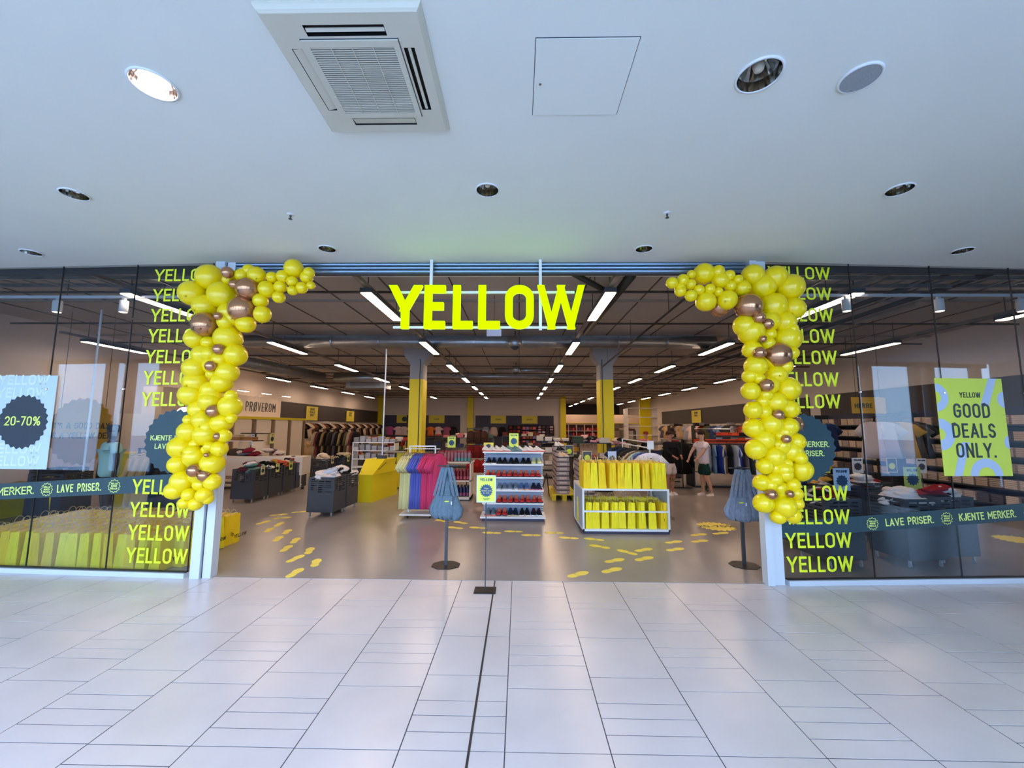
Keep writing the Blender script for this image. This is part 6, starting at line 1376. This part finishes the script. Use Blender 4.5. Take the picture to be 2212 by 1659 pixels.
for s, hh, zz, wf in (('YELLOW', .055, .80, .62), ('GOOD', .148, .59, .62), ('DEALS', .148, .385, .62), ('ONLY.', .148, .185, .62)): text(s, h_*hh, h_*hh*.14, wf, h_*hh*.15, M_ink, t, -.004, -.002, w_*.5, h_*zz)
# ------------------------------------------------------------------ balloon garlands
M_by = mat('yellow_latex', (240, 212, 0), rough=.28, coat=.3)
M_bg = mat('rose_gold_chrome_latex', (190, 140, 104), rough=.2, metal=.85, coat=.3)
def ball_mesh(m):
    R = []; n = 20
    for i in range(1, 16):
        a = pi*i/16; zz = -cos(a); rr = sin(a)*(1+.02*zz); R.append([(rr*cos(2*pi*k/n), rr*sin(2*pi*k/n), zz*(1.05 if zz < 0 else 1)) for k in range(n)])
    mb = MB().rings(R); mb.lathe([(.09, -1.02), (.04, -1.09), (.08, -1.15)], n=8)
    return mb.smooth().mesh('balloon', m)
BY, BG_ = ball_mesh(M_by), ball_mesh(M_bg)
def Z(lst, ox, oy, s): return [(ox+x/s, oy+y/s, r/s) for x, y, r in lst]
LY = Z([(640,215,50),(705,165,50),(795,170,70),(870,120,65),(1110,190,58),(1225,180,65),(1500,140,55),(1340,100,97),(1475,190,65),(1520,275,42),(1325,330,50),(1425,300,60),(1325,235,57),(950,170,90),(1180,400,62),(1055,315,85),(1200,290,65),(990,435,75),(1010,580,85),(835,680,95),(650,560,95),(700,620,90),(310,640,60),(620,660,80),(460,195,135),(275,360,130),(590,380,140),(410,495,120),(300,840,100),(440,880,70),(645,830,130),(385,1010,105),(725,1010,110),(560,1055,75),(300,1150,115),(640,1190,110),(470,1210,50),(320,1300,125),(580,1300,100),(260,1430,115),(475,1450,110),(670,1550,110),(340,1580,95),(680,1440,60),(450,1000,80),(480,1120,90),(460,1380,90),(450,1500,100)],360,560,4.879)+\
     Z([(375,370,60),(545,370,110),(770,405,115),(885,350,60),(800,560,75),(380,515,120),(580,545,130),(450,660,60),(280,700,130),(620,690,60),(580,725,50),(740,715,90),(440,815,115),(250,905,105),(660,890,125),(310,1105,130),(210,1210,100),(660,1110,90),(510,1140,75),(380,1265,75),(560,1265,85),(600,1310,60),(320,1365,65),(460,1370,75),(600,460,80),(420,760,90),(480,1040,90)],340,840,5.53)
LG = Z([(640,140,60),(710,265,50),(855,310,115),(800,525,135),(405,690,130),(540,600,42),(550,950,58),(465,1125,55),(490,1600,65)],360,560,4.879)+Z([(715,565,42),(440,975,75),(560,1035,70),(585,790,28)],340,840,5.53)
RY = Z([(105,250,60),(190,300,58),(220,220,62),(300,265,55),(195,335,58),(305,385,60),(310,160,45),(590,130,65),(440,155,108),(390,325,55),(505,315,55),(590,345,50),(615,220,85),(710,170,55),(720,280,60),(800,215,50),(840,305,85),(460,445,100),(685,430,100),(955,170,110),(1190,190,115),(1060,290,130),(1345,300,135),(1170,490,130),(1380,520,110),(1290,670,110),(1370,740,60),(870,700,110),(940,765,125),(1140,790,62),(1120,890,65),(1320,840,130),(950,950,90),(1370,990,65),(985,1125,105),(1200,1215,105),(1300,1130,70),(930,1230,75),(1020,1260,60),(935,1390,90),(1320,1370,120),(1090,1430,70),(1060,1500,70),(1200,1510,105),(960,1590,85),(1070,1610,75),(1340,1580,90),(1130,660,100),(1150,1060,90),(1130,1330,90)],1430,560,4.879)+\
     Z([(375,470,110),(580,425,125),(795,450,100),(680,560,60),(500,610,115),(875,630,100),(660,660,55),(400,720,110),(820,745,120),(615,810,120),(930,830,75),(940,965,120),(510,920,90),(620,950,80),(765,895,65),(755,1025,80),(475,1120,90),(570,1150,75),(630,1085,80),(840,1145,80),(885,1250,70),(710,1225,80),(495,1365,105),(735,1400,125),(900,1370,65),(845,1510,85),(665,1525,80),(700,680,100),(740,960,90),(680,1180,80),(740,520,90)],1560,840,5.53)
RG = Z([(610,500,100),(910,495,130),(1025,615,60),(1115,680,60),(1065,840,35),(1030,985,60),(1215,1010,130),(1100,1330,68)],1430,560,4.879)+Z([(670,310,62),(765,600,50),(870,420,85),(590,1260,60),(810,1255,42)],1560,840,5.53)
random.seed(21)
for nm, ys, gs, lab in (('left', LY, LG, 'yellow and rose gold balloon garland hanging down the left side of the opening'), ('right', RY, RG, 'yellow and rose gold balloon garland hanging down the right side of the opening')):
    t = thing('balloon_garland', lab, 'balloon garland', (0, 4.7, 0))
    for j, (lst, me) in enumerate(((ys, BY), (gs, BG_))):
        for i, (px, py, r) in enumerate(lst):
            R_ = r*4.7/FPX
            behind = (j == 1 and r > 15 and (px, py) == lst[0][:2] and True) or (j == 1 and abs(px-1560-870/5.53) < 1 )
            # balloons fill a rope about 0.3 m thick; small ones sit in the gaps in front
            Y = 4.70-(.165-R_)*.75+((i*.618) % 1-.5)*.05-(.06 if j else 0)+(.18 if behind else 0)
            c = P(px, py, Y); o = put(me, 'balloon', t, (c.x, c.y-4.7, c.z)); s_ = R_*Y/4.7*(1/1.0)
            # the wide lens stretches spheres outwards: keep the true ball round
            s_ *= 1.06
            o.scale = (s_,)*3; o.rotation_euler = (random.uniform(-1.2, 1.2), random.uniform(-1.2, 1.2), random.uniform(0, 6))
            if j: o['label'] = 'rose gold chrome balloon'
    # cord tying the garland to the mullion
    xs2 = (P(440, 640, 4.8), P(440, 1080, 4.8), P(600, 600, 4.8)) if nm == 'left' else (P(1670, 640, 4.8), P(1670, 1090, 4.8), P(1500, 600, 4.8))
    MB().tube([(xs2[2].x, .1, xs2[2].z), (xs2[0].x, .1, xs2[0].z), (xs2[1].x, .1, xs2[1].z)], .003, 5).build('cord', M_white, t)
# ------------------------------------------------------------------ lamps of the place
def area(name, loc, rot, sx_, sy_, e, c, portal=False):
    l = bpy.data.lights.new(name, 'AREA'); l.shape = 'RECTANGLE'; l.size = sx_; l.size_y = sy_; l.energy = e; l.color = c
    o = bpy.data.objects.new(name, l); COL.objects.link(o); o.location = loc; o.rotation_euler = rot
    if portal: l.cycles.is_portal = True
    return o
area('window_portal', (0, YW-.25, 2.0), (-pi/2, 0, 0), 32, 3.7, 1, (1, 1, 1), True)
l = bpy.data.lights.new('lit_downlight', 'SPOT'); l.energy = 60; l.spot_size = 1.6; l.shadow_soft_size = .06; l.color = (1, .9, .9)
o = bpy.data.objects.new('lit_downlight', l); COL.objects.link(o); o.location = DLPOS[0][0]+Vector((0, 0, -.05)); o.rotation_euler = (0, 0, 0)
